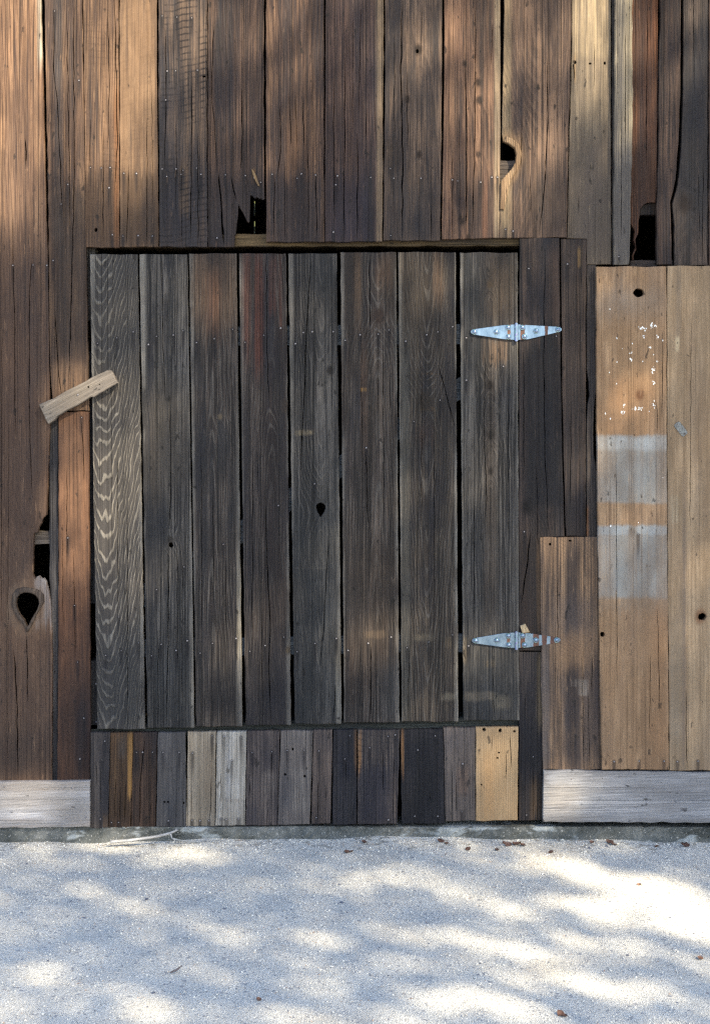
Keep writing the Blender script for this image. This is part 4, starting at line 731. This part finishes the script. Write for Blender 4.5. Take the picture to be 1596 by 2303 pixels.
# fallen sticks
def tube(name, pts, mat, parent=None, seg=9, seed=1):
    r0 = random.Random(seed); V, F = [], []
    P3 = [Vector(p[:3]) for p in pts]; loc = P3[0].copy()
    for i, p in enumerate(P3):
        t = (P3[min(i + 1, len(P3) - 1)] - P3[max(i - 1, 0)]).normalized(); u = t.cross(Vector((0, 0, 1)) if abs(t.z) < .9 else Vector((1, 0, 0))).normalized(); v = t.cross(u)
        for k in range(seg):
            a = k / seg * 6.283; rr = pts[i][3] * r0.uniform(.85, 1.12); V.append(p + (u * math.cos(a) + v * math.sin(a)) * rr - loc)
    for i in range(len(P3) - 1):
        for k in range(seg): F.append((i * seg + k, i * seg + (k + 1) % seg, (i + 1) * seg + (k + 1) % seg, (i + 1) * seg + k))
    F.append(tuple(range(seg))[::-1]); F.append(tuple((len(P3) - 1) * seg + k for k in range(seg)))
    return link(name, V, F, mat, loc, parent, True)
def barkmat(name, a, b):
    n = NT(name); f = n.noise(n.vec('MULTIPLY', n.obj(), (25, 90, 90)), 1, 5, .6); n.bump(f, .6, .003); return n.out(n.ramp(f, [(.3, a), (.7, b)]), .85, .2)
PB = barkmat('pale_bark', (.16, .16, .17, 1), (.4, .39, .38, 1)); DB_ = barkmat('dark_bark', (.1, .11, .12, 1), (.28, .29, .3, 1)); BB = barkmat('tree_bark', (.06, .045, .035, 1), (.2, .16, .12, 1))
def pw(px, py, y, r): q = P(px, py, y); return (q.x, q.y, q.z, r * S)
def dens(pts, k=5):
    o = []
    for a, b in zip(pts[:-1], pts[1:]):
        for i in range(k): t = i / k; o.append(tuple(a[j] + (b[j] - a[j]) * t for j in range(4)))
    return o + [pts[-1]]
st = tag(empty('fallen_branch', P(250, 1896, -.06)), 'pale broken branch with a split end lying against the concrete footing', 'branch')
tube('branch_stem', dens([pw(249, 1893.5, -.075, 3.8), pw(300, 1889, -.068, 3.4), pw(350, 1882, -.055, 3.0), pw(382, 1874, -.04, 3.0), pw(392, 1870, -.036, 2.5), pw(401, 1866, -.03, .9)]), PB, st)
tube('twig', dens([pw(393, 1869, -.036, 1.5), pw(398, 1863, -.03, .4)]), PB, st); tube('twig', dens([pw(384, 1876, -.045, 2.0), pw(387, 1885, -.05, 1.5), pw(394, 1890, -.055, .8)]), PB, st)
tube('twig', dens([pw(252, 1893, -.075, 1.2), pw(238, 1897, -.085, .9), pw(226, 1902, -.09, .5)]), PB, st)
tag(tube('fallen_branch', dens([pw(388, 1886, -.05, 1.9), pw(405, 1890, -.055, 1.9), pw(440, 1894, -.06, 1.4), pw(470, 1889, -.05, 1.2), pw(508, 1892, -.055, .5)]), DB_), 'thin grey stick lying behind the pale broken branch on the gravel', 'branch')
g1, g2, g3 = G(383, 2193), G(396, 2189), G(410, 2184)
tag(tube('twig', dens([(g1.x, g1.y, .006, .0018), (g2.x, g2.y, .008, .003), (g3.x, g3.y, .014, .0014)], 4), barkmat('twig_bark', (.05, .045, .05, 1), (.13, .11, .11, 1))), 'short dark curved twig lying alone on the open gravel', 'twig')

# dry leaves
n = NT('dry_leaf'); f = n.noise(n.obj(), 70, 3); n.t.links.new(f, n.b.inputs['Roughness']); LFM = [n.out(n.ramp(f, [(.3, (.05, .03, .025, 1)), (.7, (.14, .08, .06, 1))]), .75, .25)]
n = NT('red_leaf'); f = n.noise(n.obj(), 70, 3); LFM.append(n.out(n.ramp(f, [(.3, (.1, .05, .035, 1)), (.7, (.22, .12, .08, 1))]), .75, .25))
def leaf_mesh(seed, m):
    r = random.Random(seed); V, F = [], []; k = 7
    for i in range(k):
        t = i / (k - 1); wd = .42 * math.sin(math.pi * (t * .92 + .06)) ** .8; z = .22 * (t - .5) ** 2 * 2 + r.uniform(-.05, .05)
        for j in (-1, 0, 1): V.append((t - .5, j * wd * r.uniform(.8, 1.1), z + abs(j) * .14 + r.uniform(-.03, .03) - .0))
    for i in range(k - 1):
        for j in range(2): a = i * 3 + j; F.append((a, a + 1, a + 4, a + 3))
    V2 = V + [(x, y, z - .03) for x, y, z in V]; q = len(V)
    F2 = F + [tuple(reversed([i + q for i in f])) for f in F]
    b = [i * 3 for i in range(k)]; e = [i * 3 + 2 for i in range(k)]
    for L_ in (b, e):
        for i, j in zip(L_[:-1], L_[1:]): F2.append((i, j, j + q, i + q))
    me = bpy.data.meshes.new('dry_leaf'); me.from_pydata(V2, [], F2); me.update(); me.materials.append(m)
    for p in me.polygons: p.use_smooth = True
    return me
LM = [leaf_mesh(1, LFM[0]), leaf_mesh(2, LFM[0]), leaf_mesh(3, LFM[1])]
for (px, py, sz, k) in [(1139, 1902, 22, 0), (1162, 1901, 22, 1), (1174, 1903, 18, 0), (1051, 1913, 14, 1), (1117, 1914, 13, 0), (1370, 1897, 20, 0), (1379, 1901, 16, 1), (1539, 1897, 20, 1), (818, 1899, 14, 0), (990, 1899, 16, 0), (1003, 1903, 12, 1), (1238, 1915, 12, 0),
                        (779, 1919, 15, 2), (790, 1917, 11, 2), (1260, 2283, 20, 2), (1268, 2287, 16, 0), (1573, 2159, 16, 2), (582, 2250, 13, 2), (1475, 1899, 12, 2), (1330, 1895, 11, 2), (1436, 1990, 10, 2)]:
    q = G(px, py); o = bpy.data.objects.new('dry_leaf', LM[k]); COL.objects.link(o); s_ = sz * S * 933 / (py - HOR)
    o.scale = (s_, s_, s_); o.rotation_euler = (sr.uniform(-.4, .4), sr.uniform(-.3, .3), sr.uniform(0, 6.3)); o.location = (q.x, q.y, float(gz(q.x, q.y)) + s_ * .12)
    if k == 2: tag(o, 'small reddish dry leaf lying on the pale gravel', 'leaf', 'reddish dry leaves on the gravel')
    else: tag(o, 'small dark brown dry leaf lying on the pale gravel', 'leaf', 'dark dry leaves on the gravel')

# ------------------------------------------------------------------ the tree behind the viewer whose crown dapples the light
LIT = [  # sunny gaps on the wall: x, y, rx, ry, angle, strength
    (10, 120, 130, 360, 0, 1.00), (10, 400, 75, 150, 0, 1.00), (10, 560, 50, 60, 0, 0.57), (150, 120, 70, 230, -6, 1.00), (215, 170, 60, 250, 0, 1.00), (295, 200, 60, 240, 0, 1.00), (300, 60, 70, 120, 0, 1.00), (420, 60, 60, 130, 0, 0.77), (430, 330, 40, 60, 0, 0.56), (530, 0, 60, 45, 0, 1.00), (655, 30, 26, 120, 0, 0.98), (770, -20, 70, 40, 0, 0.70),
    (855, 120, 12, 200, 0, 0.70), (940, 125, 60, 55, -35, 1.00), (900, 190, 34, 70, 0, 1.00), (655, 130, 45, 110, 8, 0.84), (640, 330, 36, 70, 10, 0.63), (700, 300, 30, 50, 0, 0.56), (525, 45, 60, 60, 0, 0.98), (900, 420, 30, 60, 0, 0.42), (1010, 60, 30, 80, 0, 0.56), (1200, 100, 50, 60, 25, 0.70), (1240, 320, 40, 90, 15, 0.70), (1215, 460, 40, 50, 10, 0.56), (410, 140, 40, 90, 0, 0.70), (745, 150, 20, 90, 0, 0.42), (480, 250, 40, 60, 20, 0.49), (1580, 60, 40, 60, 0, 0.42), (1095, 200, 36, 300, 0, 1.00), (1146, 420, 36, 90, 10, 1.00), (1140, 30, 24, 70, 0, 0.98), (1205, 180, 40, 60, 20, 0.56), (1325, 60, 55, 110, 0, 1.00), (1410, 40, 24, 90, 0, 1.00), (1448, 50, 30, 80, 0, 1.00), (1400, 280, 30, 60, 10, 1.00), (1350, 220, 40, 40, 0, 0.70), (1515, 190, 30, 60, 10, 0.70), (1160, 520, 30, 20, 0, 0.70),
    (155, 860, 50, 60, 0, 0.80), (170, 1100, 45, 170, 0, 0.98), (265, 1100, 60, 190, 0, 0.75), (380, 930, 50, 60, 0, 0.46), (310, 1250, 25, 120, 0, 0.57), (1110, 785, 55, 55, 0, 1.00), (1120, 640, 40, 70, 0, 0.46), (230, 860, 40, 30, 0, 0.92), (545, 1400, 30, 130, 0, 0.69), (840, 1420, 70, 55, -12, 0.69), (1100, 1470, 70, 40, -10, 0.75), (930, 1150, 36, 130, 0, 0.52), (1100, 1110, 40, 120, 0, 0.34), (480, 640, 50, 70, 0, 0.34), (960, 620, 50, 60, 0, 0.34), (700, 680, 40, 60, 0, 0.29), (740, 1340, 30, 120, 0, 0.34),
    (50, 1815, 130, 36, 0, 0.57), (1265, 1800, 50, 60, 20, 0.80), (460, 1740, 30, 90, 0, 0.17), (1420, 1130, 60, 40, 0, 0.14), (1120, 1740, 40, 60, 0, 0.40), (1420, 860, 50, 50, 0, 0.40)]
LITG = [(365, 1922, 150, 17, 2, .5), (250, 1940, 60, 9, 0, .35), (70, 1936, 80, 10, 3, .3), (60, 1985, 90, 8, 0, .15), (860, 1968, 170, 12, 5, .4), (1000, 1990, 150, 13, 8, .35), (1250, 1945, 110, 17, 8, .6), (1380, 1985, 150, 30, 14, 1), (1480, 2035, 150, 34, 10, 1), (1590, 2085, 110, 26, 4, 1), (1330, 2050, 120, 20, 8, .75),
        (480, 2085, 130, 12, 7, .35), (620, 2108, 100, 13, 6, .4), (300, 2045, 130, 9, 5, .25), (1050, 2112, 110, 13, 9, .75), (1190, 2140, 120, 17, 9, .9), (1400, 2140, 90, 13, 6, .5), (1240, 2200, 120, 22, 5, .9), (1380, 2225, 120, 18, 6, .8), (1030, 2246, 85, 26, 3, .95), (690, 2232, 75, 15, 3, .65), (720, 2160, 110, 11, 5, .25), (130, 2200, 110, 10, 3, .3),
        (1500, 2245, 90, 13, 5, .6), (250, 2272, 260, 15, 2, .35), (850, 2292, 150, 12, 0, .4), (60, 2296, 160, 14, 0, .35), (900, 2185, 80, 11, 4, .35), (1100, 1932, 90, 8, 4, .3), (580, 2296, 120, 12, 0, .35), (420, 2150, 90, 9, 5, .15), (1150, 2050, 110, 10, 8, .2), (1560, 2170, 80, 10, 5, .35), (700, 2040, 110, 9, 5, .15)]
def blobs(px, py, L):
    b = np.zeros_like(px); fq = .011 if L is LIT else .016; am = 20 if L is LIT else 9
    px, py = px + am * 1.5 * np.sin(py * fq * 3.1 + 1.7 * np.sin(px * fq * 1.3)) * (1 if L is LIT else .8), py + am * np.sin(px * fq * 1.9 + 1.3 * np.sin(py * fq * 2.3))
    for (x, y, rx, ry, an, k) in L:
        a = math.radians(an); dx, dy = px - x, py - y; u = (dx * math.cos(a) + dy * math.sin(a)) / rx; v = (-dx * math.sin(a) + dy * math.cos(a)) / ry
        b = np.maximum(b, k * np.clip(1.6 - 1.1 * np.sqrt(u * u + v * v), 0, 1))
    return b
sv = np.array(SUND); nt = np.random.default_rng(11)
N = 98000; DIST = 7.6; RC = 3.2
ctr = np.array([0, 0, 1.25]) + sv * DIST
ua = np.cross([0, 0, 1.0], sv); ua /= np.linalg.norm(ua); va = np.cross(sv, ua)
rad = RC * np.sqrt(nt.uniform(0, 1, N)); an = nt.uniform(0, 6.283, N); dep = nt.uniform(-1, 1, N) * 1.1
U = rad * np.cos(an); Vv = rad * np.sin(an)
C3 = ctr[None] + U[:, None] * ua + Vv[:, None] * va + dep[:, None] * sv
tw = C3[:, 1] / sv[1]; Wp = C3 - tw[:, None] * sv            # where this leaf's shadow meets the wall ...
tg = C3[:, 2] / sv[2]; Gp = C3 - tg[:, None] * sv            # ... or the ground in front of it
wx, wy = 798 + Wp[:, 0] / S, 1885 - Wp[:, 2] / S
gd = np.maximum(Gp[:, 1] + D, .3); gxp, gyp = 798 + Gp[:, 0] / gd * FPX, HOR + EYE / gd * FPX
def soft(a, b, k): return .5 + .25 * np.sin(a * k * 5.1 + 1.3 * np.sin(b * k * 3.7)) + .25 * np.sin(b * k * 7.3 + 2 + 1.1 * np.sin(a * k * 4.3))
LK = .15
tr = np.where(Wp[:, 2] > 0, np.maximum(blobs(wx, wy, LIT), .005 + .06 * soft(Wp[:, 0] - .4 * Wp[:, 2], Wp[:, 2] * .6, 1.6)),
              np.maximum(blobs(gxp, gyp, LITG), LK * soft(Gp[:, 0] * .6, Gp[:, 1] * 2.2, 1.3)))
tr = np.where(rad > RC * .85, np.maximum(tr, .4), tr)       # the crown thins out at its rim
DEPTH = N * .00146 / (math.pi * RC * RC)
keep = nt.uniform(0, 1, N) < np.clip(-np.log(np.clip(tr, .008, 1)) / DEPTH, 0, 1)
C3 = C3[keep]; M = len(C3)
nrm = nt.normal(0, 1, (M, 3)) * .6 + sv[None]; nrm /= np.linalg.norm(nrm, axis=1)[:, None]
t1 = np.cross(nrm, nt.normal(0, 1, (M, 3))); t1 /= np.linalg.norm(t1, axis=1)[:, None]; t2 = np.cross(nrm, t1)
ll = nt.uniform(.028, .05, M)[:, None]; lw = ll * nt.uniform(.5, .7, M)[:, None]
V = np.stack([C3 - t1 * ll, C3 + t2 * lw - t1 * ll * .1 + nrm * .006, C3 + t1 * ll, C3 - t2 * lw - t1 * ll * .1 + nrm * .006], 1).reshape(-1, 3)
F = np.arange(M * 4).reshape(M, 4)
n = NT('tree_leaf'); f = n.noise(n.obj(), 3, 3); LEAF = n.out(n.ramp(f, [(.3, (.03, .07, .015, 1)), (.7, (.07, .13, .03, 1))]), .55, .4)
tb = Vector((6.9, -5.6, 0))
tree = tag(empty('tree', tb), 'broad leafy green tree standing behind the viewer and shading the barn wall', 'tree')
link('crown', (V - np.array(tb)).tolist(), F.tolist(), LEAF, tb, tree)
top = Vector(ctr)
tube('trunk', dens([(tb.x, tb.y, -.1, .32), (tb.x - .1, tb.y, 2.2, .26), (tb.x - .4, tb.y - .2, 4.4, .22), (tb.x - 1.0, tb.y - .1, 5.6, .15), (top.x + 1.4, top.y + .3, top.z + .9, .07)]), BB, tree)
for (du, dv, k) in ((2.3, .9, .06), (1.9, -1.6, .05), (-.4, 2.3, .035), (-2.0, 1.9, .025)):
    e = top + Vector(ua) * du + Vector(va) * dv
    tube('limb', dens([(tb.x - .5, tb.y - .2, 4.4, k * 1.6), ((tb.x + e.x) / 2, (tb.y + e.y) / 2, (4.4 + e.z) / 2 + .3, k), (e.x, e.y, e.z, k * .3)]), BB, tree)

# the bush behind the barn that shows through the slit in its rear wall
M2 = 5000; nb = np.random.default_rng(2); bc = np.array([-.8, 5.6, 2.2])
q = nb.normal(0, 1, (M2, 3)); q /= np.linalg.norm(q, axis=1)[:, None]; q *= (nb.uniform(.2, 1, M2) ** .4)[:, None] * np.array([1.1, .8, 1.5])
n3 = nb.normal(0, 1, (M2, 3)); n3 /= np.linalg.norm(n3, axis=1)[:, None]; a1 = np.cross(n3, nb.normal(0, 1, (M2, 3))); a1 /= np.linalg.norm(a1, axis=1)[:, None]; a2 = np.cross(n3, a1)
bl_ = nb.uniform(.05, .09, M2)[:, None]; V = np.stack([q - a1 * bl_, q + a2 * bl_ * .6, q + a1 * bl_, q - a2 * bl_ * .6], 1).reshape(-1, 3)
bush = tag(empty('bush', (bc[0], bc[1], 0)), 'yellow green bush glimpsed through the bright slit in the broken plank hole', 'bush')
n = NT('bush_leaf'); BL = n.out(n.ramp(n.noise(n.obj(), 3, 3), [(.3, (.04, .05, .02, 1)), (.7, (.09, .1, .04, 1))]), .55, .4)
link('foliage', (V + np.array([0, 0, bc[2]])).tolist(), np.arange(M2 * 4).reshape(M2, 4).tolist(), BL, (bc[0], bc[1], 0), bush)
tube('stem', dens([(bc[0], bc[1], -.1, .06), (bc[0], bc[1], 1.0, .04), (bc[0] + .1, bc[1], 2.2, .02)]), BB, bush)
